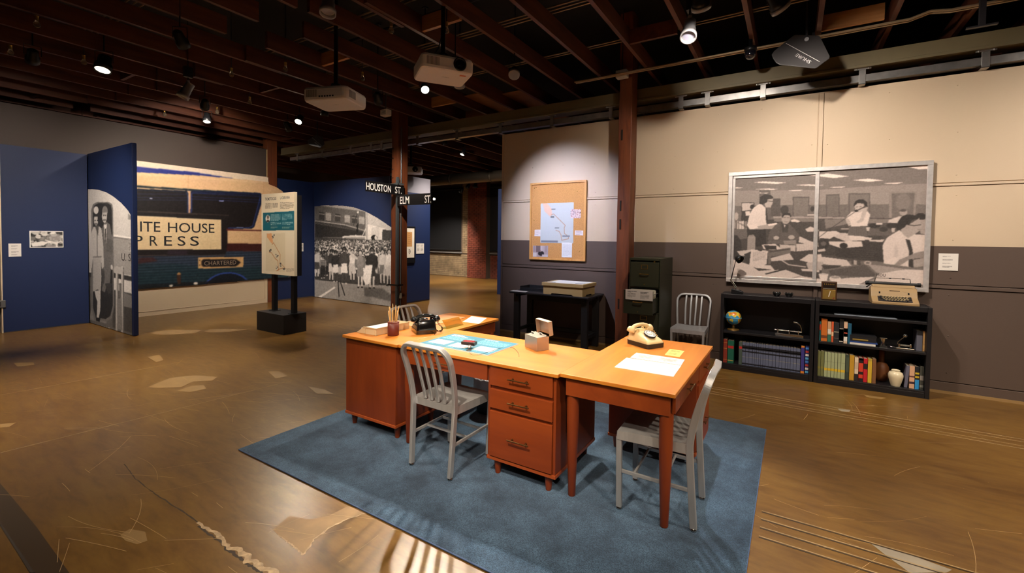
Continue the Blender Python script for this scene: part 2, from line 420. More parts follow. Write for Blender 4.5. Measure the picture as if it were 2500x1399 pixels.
# ---- panelled wall on the right
LIGHTP, DARKP, DADO = (200, 177, 149), (86, 69, 59), 1.536
def two_tone():
    m = mat('two_tone_paint', LIGHTP, .55, bump=.25, bscale=60, stretch=(1, 1, 9))
    N = m.node_tree.nodes; L = m.node_tree.links; b = N['Principled BSDF']
    g = N.new('ShaderNodeNewGeometry'); sp = N.new('ShaderNodeSeparateXYZ'); L.new(g.outputs['Position'], sp.inputs[0])
    c = N.new('ShaderNodeMath'); c.operation = 'GREATER_THAN'; c.inputs[1].default_value = DADO; L.new(sp.outputs['Z'], c.inputs[0])
    x = N.new('ShaderNodeMix'); x.data_type = 'RGBA'; x.inputs['A'].default_value = lin(DARKP); x.inputs['B'].default_value = lin(LIGHTP)
    L.new(c.outputs[0], x.inputs['Factor']); L.new(x.outputs['Result'], b.inputs['Base Color']); return m
tt = two_tone()
wall_right = struct(MB().box(-4.17, 4.4, WY + .012, WY + .07, .015, 3.30).build('wall_right', tt))
XS = [(-4.165, -1.94), (-1.93, .214), (.27, 2.547), (2.603, 4.38)]
ZS = [(.125, 1.088), (1.137, 2.152), (2.193, 3.285)]
for i, (a, b) in enumerate(XS):
    for z0, z1 in ZS: bx('panel', tt, wall_right, a + (.03 if i == 0 else 0), b, WY, WY + .012, z0, z1, .002)
    for z0, z1 in ((1.095, 1.13), (2.16, 2.185)): bx('batten', tt, wall_right, a, b, WY - .012, WY + .012, z0, z1, .002)
    bx('rail', tt, wall_right, a, b, WY - .006, WY + .012, .02, .118, .003)
for xc in (.242, 2.575): bx('batten', tt, wall_right, xc - .021, xc + .021, WY - .014, WY + .012, .02, 3.29, .002)
bx('edge_trim', tt, wall_right, -4.172, -4.135, WY - .008, WY + .012, .02, 3.295, .003)
sm = MB()
rr = random.Random(2)
for a, b in XS:
    for z in (.2, .62, 1.02, 1.2, 1.6, 2.08, 2.27, 2.7, 3.2):
        for k in range(5):
            x = a + .05 + (b - a - .1) * k / 4 + rr.uniform(-.02, .02); sm.lathe([(.007, 0), (.006, .003), (0, .004)], 8, (x, WY, z + rr.uniform(-.02, .02)), (0, -1, 0))
so_ = sm.build('screw_heads', tt, wall_right); so_['kind'] = 'stuff'
struct(MB().box(-4.17, 4.4, WY - .012, WY - .002, .0, .028).build('baseboard_right', mat('oak_base', (150, 118, 74), .4)))

# ---- steel beam with the sliding-panel track and its hangers
beam_m = mat('beam_paint', (112, 100, 72), .5, var=.08, vscale=3)
galv = mat('galvanised_steel', (176, 172, 168), .32, .85, var=.15, vscale=12)
bm = MB().box(-10.38, 4.4, 6.215, 6.42, 3.50, 3.635); bm.box(-10.38, 4.4, 6.205, 6.42, 3.47, 3.50)
beam = struct(bm.build('trim_1', beam_m, None, .004)); beam['label'] = 'olive painted steel beam spanning behind the timber posts'
trk = thing('door_track', 'galvanised sliding door track hung below the steel beam', 'track', (0, 0, 3.33))
MB().box(-10.1, 4.4, 6.27, 6.36, 0, .012).box(-10.1, 4.4, 6.268, 6.275, 0, .07).box(-10.1, 4.4, 6.355, 6.362, 0, .07).box(-10.1, 4.4, 6.268, 6.362, .07, .076).build('rail', galv, trk)
hm = MB().box(-.03, .03, 6.255, 6.262, -.03, .14).box(-.075, .075, 6.248, 6.262, .125, .14).box(-.03, .03, 6.255, 6.36, -.03, -.022)
h0 = hm.build('hanger', galv, trk, .002)
for _s in (-.055, .055): MB().lathe([(.011, 0), (.011, .008), (.0, .01)], 8, (_s, 6.25, .132), (0, -1, 0)).build('bolt', galv, h0)
HX = [-9.8, -8.874, -7.92, -7.295, -6.987, -6.02, -5.077, -4.159, -3.205, -2.259, -1.301, -.977, -.352, .601, 1.566, 2.6]
for i, x in enumerate(HX):
    h = h0 if i == 0 else copy_tree(h0, trk); h.location = (x, 0, 0)

# ---- timber posts
timber = wood('old_timber', (84, 40, 20), (128, 68, 34), 2, 5, .55, bump=.35, ratio=9)
def post(x0, x1, y0, y1, label, top=4.59):
    t = thing('timber_post', label, 'post', ((x0 + x1) / 2, (y0 + y1) / 2, 0)); w, d = (x1 - x0) / 2, (y1 - y0) / 2
    # slightly irregular baulk
    rings = []
    rr = random.Random(int(abs(x0) * 100))
    for k in range(15):
        z = top * k / 14; e = lambda: rr.uniform(-.004, .004)
        rings.append([(-w + e(), -d + e(), z), (w + e(), -d + e(), z), (w + e(), d + e(), z), (-w + e(), d + e(), z)])
    MB().loft(rings, smooth=False).build('shaft', timber, t, .006)
    return t
P1 = post(-2.032, -1.86, 5.95, 6.19, 'dark timber post standing between the filing cabinet and the black table')
P2 = post(-6.37, -6.195, 5.95, 6.19, 'timber post carrying the two street name signs')
P3 = post(-10.575, -10.39, 5.9, 6.13, 'timber post at the end of the bus mural wall')
iron = mat('old_iron', (48, 40, 34), .6, .6)
for z in (2.9, 1.95, 1.7, .62): MB().box(-.05, -.03, -.128, -.118, z, z + .14).build('iron_strap', iron, P1)
for z in (3.2, 3.02, 2.82, 2.66): MB().lathe([(.014, 0), (.012, .01), (0, .012)], 8, (-.05, -.12, z), (0, -1, 0)).build('bolt', iron, P2)
conduit_m = mat('conduit_grey', (120, 120, 118), .4, .6)
MB().tube([(.10, -.06, .0), (.10, -.06, 3.6)], .012, 8).build('conduit', conduit_m, P2)
MB().box(.088, .115, -.085, -.04, .42, .52).build('outlet_box', mat('outlet_ivory', (190, 176, 150), .5), P2, .002)
strut = thing('sign_pole', 'grey steel channel strapped to the timber post below the street signs', 'pole', (-6.18, 5.915, 0))
st_m = mat('grey_steel', (92, 98, 100), .45, .5)
MB().box(-.018, .026, -.024, .024, .005, 2.66).build('channel', st_m, strut, .002)
for z in (.66, 2.52): MB().box(-.215, .06, -.032, -.025, z, z + .03).box(.052, .06, -.032, .1, z, z + .03).build('strap', iron if z < 1 else st_m, strut)

# ---- bus mural wall and the shell
dkwall = mat('dark_wall_paint', (68, 56, 48), .7, bump=.1)
wall_left = struct(bx('wall_left', dkwall, None, -10.6, -10.39, -4.5, 5.885, 0, 3.56))
cream = mat('cream_board', (205, 182, 150), .55)
bx('wainscot', cream, wall_left, -10.39, -10.372, 2.9, 5.88, 0, 2.92)
for a in ((2.9, 5.84, .085, .097), (2.9, 5.84, .505, .517)): bx('moulding', cream, wall_left, -10.372, -10.362, a[0], a[1], a[2], a[3], .002)
bx('moulding', cream, wall_left, -10.372, -10.362, 5.815, 5.827, .097, .505, .002)
bx('edge_trim', mat('edge_wood', (190, 160, 110), .5), wall_left, -10.39, -10.375, 5.875, 5.887, 2.92, 3.55)
struct(bx('wall_front', dkwall, None, -14.2, 2.75, -4.6, -4.45, 0, DZ)); struct(bx('wall_front', dkwall, None, 3.65, 4.4, -4.6, -4.45, 0, DZ))
struct(bx('wall_front', dkwall, None, 2.75, 3.65, -4.6, -4.45, 0, 1.1)); struct(bx('wall_front', dkwall, None, 2.75, 3.65, -4.6, -4.45, 2.39, DZ))
struct(bx('wall_side', dkwall, None, 4.4, 4.55, -4.6, 14.7, 0, DZ)); struct(bx('wall_side', dkwall, None, -14.35, -14.2, -4.6, 14.7, 0, DZ))
# unseen window, added; its slats and sheer cut the sun into floor stripes
win = struct(MB().box(2.75, 2.78, -4.54, -4.5, 1.1, 2.39).box(3.62, 3.65, -4.54, -4.5, 1.1, 2.39).box(2.78, 3.62, -4.54, -4.5, 1.1, 1.13).box(2.78, 3.62, -4.54, -4.5, 2.36, 2.39).build('sun_stripe_window', mat('sun_stripe_window_paint', (180, 175, 165), .5)))
for a, b in ((2.78, 2.883), (3.172, 3.213), (3.33, 3.341), (3.385, 3.416), (3.463, 3.486), (3.523, 3.62)): bx('sun_stripe_slat', mat('sun_stripe_slat_fabric', (120, 112, 100), .8), win, a, b, -4.503, -4.5, 1.13, 2.36)
bx('sun_stripe_sheer', mat('sun_stripe_sheer_fabric', (150, 140, 124), .8, alpha=.86), win, 2.883, 3.172, -4.5025, -4.5005, 1.13, 2.36)

# ---- ceiling: deck, joists, blocking
deck = mat('ceiling_black', (20, 17, 17), .8)
ceiling = struct(bx('ceiling', deck, None, -14.2, 4.4, -4.6, 14.7, DZ, DZ + .12))
joist_m = wood('joist_wood', (64, 29, 16), (104, 55, 30), 1, 5, .6, bump=.2, ratio=8)
JX = [.13 + .611 * k for k in range(-23, 7)]
jm = None
rr = random.Random(11)
for k, x in enumerate(JX):
    # each joist line is two lapped lengths, as in the photo
    for (y0, y1, dx) in ((-4.4, 3.1 + rr.uniform(-.6, .6), 0), (2.9, 14.4, .045)):
        bx('joist', joist_m, ceiling, x - .022 + dx, x + .022 + dx, y0 + (rr.uniform(-.2, .2) if dx else 0), y1, ZJ + rr.uniform(-.012, .012), ZJ + .19)
pale_w = wood('pale_lumber', (168, 108, 56), (200, 140, 84), 0, 5, .6)  # paler orange wood for some of the blocking
for px, py, ww in ((1050, 70, 1), (820, 150, 1), (1110, 250, 1), (1150, 290, 1), (330, 180, 0), (700, 340, 0), (2030, 70, 1), (1610, 90, 0), (640, 225, 0), (1290, 300, 0), (75, 240, 0), (255, 275, 0)):
    p = at_z(px, py, ZJ + .03); k = int(round((p.x - .13) / .611 - .5)); x0 = .13 + .611 * k
    bx('blocking', pale_w if ww else joist_m, ceiling, x0 + .068, x0 + .611 - .023, p.y - .02, p.y + .02, ZJ + .02, ZJ + .18)
ply = mat('plywood', (150, 96, 50), .6, var=.15, vscale=4)
for px, py in ((1210, 268), (1330, 258)):
    p = at_z(px, py, ZJ + .14); k = int(math.floor((p.x - .13) / .611)); x0 = .13 + .611 * k; bx('plywood_panel', ply, ceiling, x0 + .07, x0 + .585, p.y - .9, p.y + .9, ZJ + .14, ZJ + .152)
# conduits and pipes running over the joists
cm = mat('conduit_pale', (150, 128, 100), .45, .4)
pipe_m = mat('pipe_dark', (60, 58, 62), .4, .6)
# ================================================================ FURNITURE
# ---- rug
def rug_mat():
    m = mat('blue_pile', (66, 98, 130), .95, spec=.1)
    N = m.node_tree.nodes; L = m.node_tree.links; b = N['Principled BSDF']
    tc = N.new('ShaderNodeTexCoord')
    def nz(scale, det, dist=0):
        n = N.new('ShaderNodeTexNoise'); n.inputs['Scale'].default_value = scale; n.inputs['Detail'].default_value = det; n.inputs['Distortion'].default_value = dist; L.new(tc.outputs['Object'], n.inputs['Vector']); return n
    a = nz(2.4, 9, .15); a.inputs['Roughness'].default_value = .72; f = nz(210, 3); g = nz(420, 2)
    r1 = N.new('ShaderNodeValToRGB'); e = r1.color_ramp.elements; e[0].position = .36; e[1].position = .66; e[0].color = lin((24, 40, 56)); e[1].color = lin((72, 98, 122)); L.new(a.outputs['Fac'], r1.inputs['Fac'])
    r2 = N.new('ShaderNodeValToRGB'); e = r2.color_ramp.elements; e[0].position = .36; e[1].position = .64; e[0].color = (.22, .24, .26, 1); e[1].color = (1.6, 1.6, 1.6, 1); L.new(f.outputs['Fac'], r2.inputs['Fac'])
    x = N.new('ShaderNodeMix'); x.data_type = 'RGBA'; x.blend_type = 'MULTIPLY'; x.inputs['Factor'].default_value = .8; L.new(r1.outputs['Color'], x.inputs['A']); L.new(r2.outputs['Color'], x.inputs['B'])
    L.new(x.outputs['Result'], b.inputs['Base Color'])
    ad = N.new('ShaderNodeMath'); ad.operation = 'ADD'; L.new(f.outputs['Fac'], ad.inputs[0]); L.new(g.outputs['Fac'], ad.inputs[1])
    bp = N.new('ShaderNodeBump'); bp.inputs['Strength'].default_value = .5; bp.inputs['Distance'].default_value = .005; L.new(ad.outputs[0], bp.inputs['Height']); L.new(bp.outputs['Normal'], b.inputs['Normal'])
    b.inputs['Sheen Weight'].default_value = .35; b.inputs['Sheen Roughness'].default_value = .5; b.inputs['Sheen Tint'].default_value = (.6, .75, 1, 1)
    return m
RX0, RX1, RY0, RY1 = -3.355, -.145, 1.69, 4.235
RZ = .011
rug = thing('rug', 'large blue pile rug spread under the three wooden desks', 'rug', ((RX0 + RX1) / 2, (RY0 + RY1) / 2, 0))
hx, hy = (RX1 - RX0) / 2, (RY1 - RY0) / 2
MB().box(-hx, hx, -hy, hy, .0015, RZ).build('pile', rug_mat(), rug)
MB().tube([(-hx, -hy, .006), (hx, -hy, .006), (hx, hy, .006), (-hx, hy, .006)], .005, 8, closed=True).build('binding', mat('rug_binding', (78, 98, 140), .8), rug)

# ---- desks: one model in three places
d_top = wood('desk_top_veneer', (184, 106, 32), (204, 128, 46), 0, 4, .36, coat=.1, bump=.03, ratio=7)
d_body = wood('desk_body_veneer', (112, 44, 13), (132, 56, 18), 2, 4, .42, coat=.08, bump=.03, ratio=7)
d_front = wood('desk_drawer_veneer', (120, 48, 14), (142, 62, 20), 0, 4, .42, coat=.08, bump=.03, ratio=7)
d_edge = wood('desk_edge_wood', (150, 66, 24), (170, 80, 32), 0, 5, .4)
bronze = mat('bronze_pull', (120, 88, 52), .3, .9)
def desk(label, loc, rz, Lx, D, Ht):
    t = thing('desk', label, 'desk', loc, rz)
    zt = Ht
    MB().box(0, Lx, 0, D, zt - .022, zt).build('top', d_top, t, .003)
    px0, px1 = Lx - .515, Lx - .02
    # pedestal case: sides, back, bottom, carcass
    MB().box(px0, px0 + .018, .025, D - .03, .10, zt - .022).box(px1 - .018, px1, .025, D - .03, .10, zt - .022).box(px0 + .018, px1 - .018, D - .045, D - .03, .12, zt - .022).box(px0 + .018, px1 - .018, .06, D - .045, .12, .135).box(px0 + .018, px1 - .018, .03, D - .045, zt - .03, zt - .022).build('pedestal', d_body, t, .0015)
    MB().box(px0 - .004, px1 + .004, .018, D - .026, .095, .117).build('plinth', d_edge, t, .002)
    dz = [(zt - .152, zt - .022), (zt - .30, zt - .177), (.123, zt - .32)]
    for z0, z1 in dz:
        dr = MB().box(px0 + .02, px1 - .02, .012, .03, z0, z1).build('drawer', d_front, t, .002)
        zc = (z0 + z1) / 2 + (.0 if z1 - z0 < .2 else -.005); xc = (px0 + px1) / 2
        hm = MB().tube([(xc - .078, -.012, zc), (xc + .078, -.012, zc)], .0045, 8)
        for s in (-.05, .05): hm.tube([(xc + s, .013, zc), (xc + s, -.014, zc)], .0045, 8)
        for s in (-.05, .05): hm.lathe([(.008, 0), (.008, .004)], 8, (xc + s, .013, zc), (0, -1, 0))
        hm.build('handle', bronze, dr)
    MB().box(px0 + .02, px1 - .02, .03, .34, .14, zt - .04).build('drawer_boxes', d_body, t)
    for (x, y) in ((px0 + .06, .06), (px1 - .06, .06), (px0 + .06, D - .07), (px1 - .06, D - .07)):
        MB().lathe([(.017, .0), (.018, .004), (.027, .096)], 16, (x, y, 0)).build('pedestal_foot', d_body, t)
    # kneehole: aprons, centre drawer, two tapered legs
    MB().box(.02, .04, .03, D - .03, zt - .13, zt - .022).build('end_apron', d_front, t, .0015)
    MB().box(.04, px0, D - .05, D - .03, zt - .13, zt - .022).build('modesty_panel', d_body, t, .0015)
    cd = MB().box(.075, px0 - .004, .012, .03, zt - .13, zt - .026).build('drawer', d_front, t, .002)
    xc = (.075 + px0) / 2; zc = zt - .075
    hm = MB().tube([(xc - .078, -.012, zc), (xc + .078, -.012, zc)], .0045, 8)
    for s in (-.05, .05): hm.tube([(xc + s, .013, zc), (xc + s, -.014, zc)], .0045, 8)
    hm.build('handle', bronze, cd)
    MB().box(.09, px0 - .02, .03, .42, zt - .11, zt - .03).build('drawer_boxes', d_body, t)
    for y in (.055, D - .06):
        MB().lathe([(.0, .0), (.02, .0), (.022, .004), (.036, .45), (.037, zt - .13)], 20, (.062, y, 0)).build('leg', d_body, t)
    return t
Z0 = RZ + .0004
ZM, ZT = .752, .757
dM = desk('wooden desk with drawers facing the open floor, blue reading board on top', (-2.475, 2.388, Z0), 0, 1.318, .69, ZM - Z0)
dR = desk('wooden desk carrying the cream telephone and white papers', (-.494, 2.408, Z0), R(90), 1.295, .658, ZT - Z0)
dL = desk('wooden desk carrying the letter tray, pencil cup and black telephone', (-3.105, 3.748, Z0), R(-90), 1.372, .625, ZM - Z0)

# ---- brushed aluminium chairs
alu = mat('brushed_aluminium', (178, 176, 176), .38, .55, var=.08, vscale=30, stretch=(1, 1, .2))
glide = mat('chrome_glide', (210, 205, 200), .15, 1.)
SQ = [(-1, -1), (-.8, -1.15), (.8, -1.15), (1, -1), (1, 1), (.8, 1.15), (-.8, 1.15), (-1, 1)]
def chair(label, loc, rz, group='brushed aluminium side chairs'):
    t = thing('side_chair', label, 'chair', loc, rz, group)
    # seat: dished sheet with a folded lip, slightly wider at the front
    n = 12; V = []; Fc = []
    for j in range(n + 1):
        v = j / n; y = -.172 + .378 * v
        for i in range(n + 1):
            u = i / n * 2 - 1; w = .19 + .015 * v
            dish = -.013 * max(0, 1 - (u * 1.15) ** 2) * max(0, 1 - ((v - .4) * 1.7) ** 2) + (-.008 * max(0, v - .85) / .15)
            V.append((u * w * (1 if v < .93 else 1 - .02 * (v - .93) / .07), y, .462 + dish))
    for j in range(n):
        for i in range(n): a = j * (n + 1) + i; Fc.append((a, a + 1, a + n + 2, a + n + 1))
    sb = MB().add(V, Fc, True)
    rim = [(i) for i in range(n + 1)] + [(k * (n + 1) + n) for k in range(1, n + 1)] + [n * (n + 1) + i for i in range(n - 1, -1, -1)] + [k * (n + 1) for k in range(n - 1, 0, -1)]
    top = [V[i] for i in rim]; bot = [(x * 1.01, y + (.004 if y > .1 else 0), .41) for x, y, z in top]; m_ = len(rim)
    sb.add(top + bot, [(i, m_ + i, m_ + (i + 1) % m_, (i + 1) % m_) for i in range(m_)])
    sb.add([(x * .985, y * .985, z - .012) for x, y, z in V], [tuple(reversed(q)) for q in Fc])
    sb.build('seat', alu, t, .004)
    for s in (-1, 1):
        # front leg
        MB().tube([(s * .178, .192, .014), (s * .188, .196, .42)], .0135, prof=SQ, up=(0, 1, 0)).build('leg', alu, t, .002)
        MB().lathe([(.0, 0), (.017, 0), (.018, .006), (.011, .014)], 12, (s * .178, .192, 0)).build('glide', glide, t)
        MB().lathe([(.0, 0), (.017, 0), (.018, .006), (.011, .014)], 12, (s * .172, -.208, 0)).build('glide', glide, t)
        MB().bar((s * .181, -.192, .215), (s * .182, .193, .225), .012, .02).build('side_stretcher', alu, t, .002)
    for y in (-.05, .11): MB().bar((-.18, y, .22), (.18, y, .22), .012, .016).build('cross_stretcher', alu, t, .002)
    # continuous rear legs + bent back frame
    path = [(-.172, -.208, .014), (-.177, -.195, .2), (-.183, -.183, .40), (-.187, -.184, .48), (-.194, -.2, .58), (-.201, -.226, .68), (-.205, -.251, .755)]
    arc = []
    for k in range(1, 15):
        a = math.pi / 2 * k / 14; arc.append((-.205 + .08 * (1 - math.cos(a)), -.251 - .033 * math.sin(a) * .9, .755 + .09 * math.sin(a)))
    L_ = smooth_path(path, 5) + arc; full = L_ + [(0, arc[-1][1] - .008, .847)] + [(-x, y, z) for x, y, z in reversed(L_)]
    MB().tube(full, .0145, prof=[(a * .82, b * 1.1) for a, b in SQ], up=(0, 1, 0)).build('back_frame', alu, t, .002)
    for x in (-.096, -.032, .032, .096):
        MB().tube(smooth_path([(x * .9, -.168, .462), (x * .92, -.173, .5), (x * .97, -.2, .6), (x, -.232, .71), (x, -.262, .79), (x, -.283, .838)], 4), .0085, prof=[(a * 1.25, b * .7) for a, b in SQ], up=(0, 1, 0)).build('slat', alu, t, .0015)
    return t
chair('aluminium chair drawn up to the desk with the blue reading board', (-1.98, 2.412, Z0), R(-1.5))
chair('aluminium chair pushed under the desk with the cream telephone', (-.622, 2.682, Z0), R(92))
chair('aluminium chair behind the desk with the black telephone', (-3.02, 3.25, Z0), R(-90))
chair('aluminium chair standing against the wall between filing cabinet and bookcase', (-1.082, 6.055, 0), R(181))

# ---- bookcases
ebony = mat('black_laminate', (22, 20, 23), .42, var=.1, vscale=10)
def bookcase(x0, x1, shelves, label):
    t = thing('bookcase', label, 'bookcase', ((x0 + x1) / 2, 6.0, 0)); w = (x1 - x0) / 2; d = .325
    for s in (-1, 1): bx('side_panel', ebony, t, s * w - (.035 if s > 0 else 0), s * w + (.035 if s < 0 else 0), 0, d, 0, .92, .002)
    bx('top', ebony, t, -w + .0355, w - .0355, 0, d, .87, .92, .002)
    bx('back_panel', ebony, t, -w + .035, w - .035, d - .012, d, .03, .88)
    bx('kickboard', ebony, t, -w + .0355, w - .0355, .004, .024, 0, .052, .002)
    bx('bottom_shelf', ebony, t, -w + .0355, w - .0355, .004, d - .013, .052, .075, .002)
    for z in shelves: bx('shelf', ebony, t, -w + .0355, w - .0355, .004, d - .013, z - .026, z, .002)
    return t
B1 = bookcase(-.724, .227, (.47,), 'black bookcase holding the globe and encyclopedia set')
B2 = bookcase(.236, 1.201, (.467, .772), 'black bookcase holding the cream vase and green books')

# ---- filing cabinet, second drawer pulled out
steel_g = mat('olive_steel', (52, 54, 38), .42, .2, var=.08, vscale=5)
dark_in = mat('cabinet_inside', (14, 15, 14), .8)
brass = mat('brass_hardware', (176, 138, 66), .3, .9)
CXc, CY0, CW, CD, CHt = -1.566, 5.672, .193, .655, 1.333
cab = thing('filing_cabinet', 'tall dark green steel filing cabinet with one open drawer', 'cabinet', (CXc, CY0, 0))
MB().box(-CW, -CW + .012, 0, CD, 0, CHt).box(CW - .012, CW, 0, CD, 0, CHt).box(-CW + .012, CW - .012, 0, CD, CHt - .03, CHt).box(-CW + .012, CW - .012, CD - .01, CD, 0, CHt - .03).box(-CW + .012, CW - .012, .01, CD - .01, 0, .05).build('case', steel_g, cab, .003)
for z in (.345, .655, .965): bx('divider', steel_g, cab, -CW + .012, CW - .012, .004, .03, z - .012, z + .004)
MB().lathe([(.012, 0), (.012, .01), (.008, .014)], 12, (.12, 0, 1.29), (0, -1, 0)).build('lock', brass, cab)
for i, (z0, z1, pull) in enumerate(((.055, .33, 0), (.352, .64, 0), (.662, .95, .26), (.972, 1.285, 0))):
    y = -pull
    fr = MB().box(-CW + .016, CW - .016, y - .012, y + .01, z0, z1).build('drawer', steel_g, cab, .003)
    zc = z0 + (z1 - z0) * .52; zl = z0 + (z1 - z0) * .8
    hm = MB().tube([(-.05, y - .034, zc), (.05, y - .034, zc)], .006, 10)
    for s in (-.05, .05): hm.tube([(s, y - .012, zc), (s, y - .036, zc)], .0075, 10)
    hm.build('handle', brass, fr)
    f = MB()
    for a in ((-.042, .042, .022, .027), (-.042, .042, -.027, -.022), (-.042, -.036, -.022, .022), (.036, .042, -.022, .022)): f.box(a[0], a[1], y - .017, y - .012, zl + a[2], zl + a[3])
    f.build('label_holder', brass, fr)
    MB().lathe([(.006, 0), (.005, .006), (0, .008)], 8, (0, y - .012, z0 + .03), (0, -1, 0)).build('knob', brass, fr)
    MB().box(-CW + .03, CW - .03, y + .01, min(y + .55, CD - .02), z0 + .01, z0 + .02).box(-CW + .03, -CW + .036, y + .01, min(y + .55, CD - .02), z0 + .02, z1 - (.10 if pull else .04)).box(CW - .036, CW - .03, y + .01, min(y + .55, CD - .02), z0 + .02, z1 - (.10 if pull else .04)).build('drawer_tray', steel_g if pull else dark_in, fr)
    if pull:
        MB().tube([(CW - .034, y + .05, z1 - .05), (CW - .034, .2, z1 - .05)], .005, 6).build('rail', galv, fr)
        fo = mat('manila_paper', (206, 198, 176), .7)
        for k in range(7):
            yy = y + .04 + .032 * k
            bx('folder', fo, fr, -.15, .15, yy, yy + .004, z0 + .021, z1 - .012 + .008 * (k % 2))

# ---- black side table under the cork board
blk = mat('black_lacquer', (32, 31, 32), .38)
tb = thing('side_table', 'black wooden side table below the cork board', 'table', (-2.97, 6.02, 0))
bx('top', blk, tb, -.635, .635, -.3, .3, .742, .768, .006)
for x in (-.55, .55):
    for y in (-.2, .2): bx('leg', blk, tb, x - .045, x + .045, y - .03, y + .03, 0, .742, .004)
    bx('side_rail', blk, tb, x - .02, x + .02, -.17, .17, .16, .21, .003); bx('bracket', blk, tb, x - .02, x + .02, -.27, .27, .69, .742, .003)
bx('stretcher', blk, tb, -.53, .53, .14, .18, .17, .22, .003)
bx('back_apron', blk, tb, -.505, .505, .16, .18, .60, .742, .002)
# ================================================================ LIGHT FIXTURES
blackm = mat('fixture_black', (24, 24, 26), .4, .3)
greym = mat('fixture_grey', (150, 148, 150), .4, .4)
def lens_mat(kind, s, col): return mat('lamp_lens_%s' % kind, (255, 250, 240), .3, emit=s, ecol=col)
def head(loc, tgt, power=0, deg=40, col=(1, .80, .58), size=.062, length=.17, body=None, glow=3., kind='warm', label='black spotlight hung from the ceiling joists', group='black ceiling spotlights', blend=.7, gcol=(255, 236, 205), ring=False, top=None, r=.04):
    loc = Vector(loc); d = (Vector(tgt) - loc).normalized(); body = body or blackm
    t = thing('spotlight', label, 'spotlight', (loc.x, loc.y, loc.z), 0, group)
    back = -d * length
    prof = [(size * .45, -length), (size * .75, -length * .92), (size * .8, -length * .45), (size, -length * .38), (size, 0), (size * .88, 0), (size * .84, -.012)]
    MB().lathe(prof, 20, (0, 0, 0), d).build('can', body, t)
    MB().lathe([(0, -.006), (size * .5, -.0075), (size * .84, -.0105)], 20, (0, 0, 0), d).build('lens', lens_mat(kind, glow, gcol), t)
    if ring: MB().lathe([(size * 1.0, -.03), (size * 1.12, -.03), (size * 1.12, .005), (size * .95, .005)], 20, (0, 0, 0), d).build('bezel', greym, t)
    zt = (top or DZ - .001) - loc.z
    c = -d * (length * .55)
    hh = max(.03, -c.z * 0 + size + .02)
    side = d.cross(Vector((0, 0, 1)));  side = side.normalized() if side.length > .05 else Vector((1, 0, 0))
    a1, a2 = c + side * (size + .006), c - side * (size + .006); up = Vector((0, 0, hh + .03))
    MB().tube([a1, a1 + up, a2 + up, a2], .005, 6).build('yoke', body, t)
    s0 = c + up
    if zt > s0.z + .02: MB().tube([s0, (s0.x, s0.y, zt)], .008, 8).build('stem', body, t)
    MB().box(s0.x - .03, s0.x + .03, s0.y - .03, s0.y + .03, zt - .012, zt).build('clamp', body, t)
    if power:
        p = loc + d * .01
        l = spot('spotlight_lamp', p, tgt, power, deg, blend, col, r); l.parent = t; l.location = Vector(p) - loc
    return t
WARM = (1, .85, .66); NEUT = (1, .9, .79); COOL = (.68, .73, 1.)
ZF = 3.5
def hp(px, py, z=ZF): return at_z(px, py, z)
L0 = 'black spotlight '
# in view
head(hp(250, 172), (-6.2, 1.2, 0), 200, 70, WARM, .085, .2, label=L0 + 'with wide lens hung before the navy partition', blend=1)
head(hp(505, 298), (-7.6, 3.3, 0), 170, 70, NEUT, glow=6, kind='cool', label=L0 + 'hung close before the bus mural', blend=1)
head(hp(728, 298), (-5.4, 2.2, 0), 260, 64, WARM, glow=40, kind='bright', label='glaring round spotlight above the motorcade sign', group=None, blend=1)
head(hp(792, 283), (-7.6, 4.9, 0), 160, 70, NEUT, label=L0 + 'beside the vented projector', blend=.8)
head(hp(1038, 220), (-1.5, 2.3, .5), 420, 46, WARM, .06, .14, glow=40, kind='bright', label='glaring spotlight below the large white projector, facing the desks', group=None, blend=1)
head(hp(1255, 183), (-1.9, 2.7, .5), 560, 62, WARM, .06, .12, ring=True, glow=5, label=L0 + 'with pale rim shining down before the cork board', blend=1)
head(hp(1712, 20), (-.8, 6.35, 1.5), 190, 120, NEUT, .07, .17, ring=True, label=L0 + 'with pale rim beside the framing projector near the post', blend=1)
head(hp(1907, 22), (1.3, 6.35, 1.4), 230, 120, NEUT, .07, .17, ring=True, label=L0 + 'with pale rim above the antenna paddle by the wall', blend=1)
head(hp(925, 252), (-6.1, 5.9, 2.2), 190, 60, NEUT, label=L0 + 'hung between the two white projectors', blend=1)
head(at_y(1128, 378, 8.8), (-7.4, 7.2, .6), 200, 70, NEUT, glow=8, kind='cool', label=L0 + 'lit, hung beyond the steel beam', blend=1)
head(at_y(1088, 352, 7.6), (-6.6, 10.5, 0), 420, 130, NEUT, label=L0 + 'hung beyond the steel beam behind the lit one', blend=1)
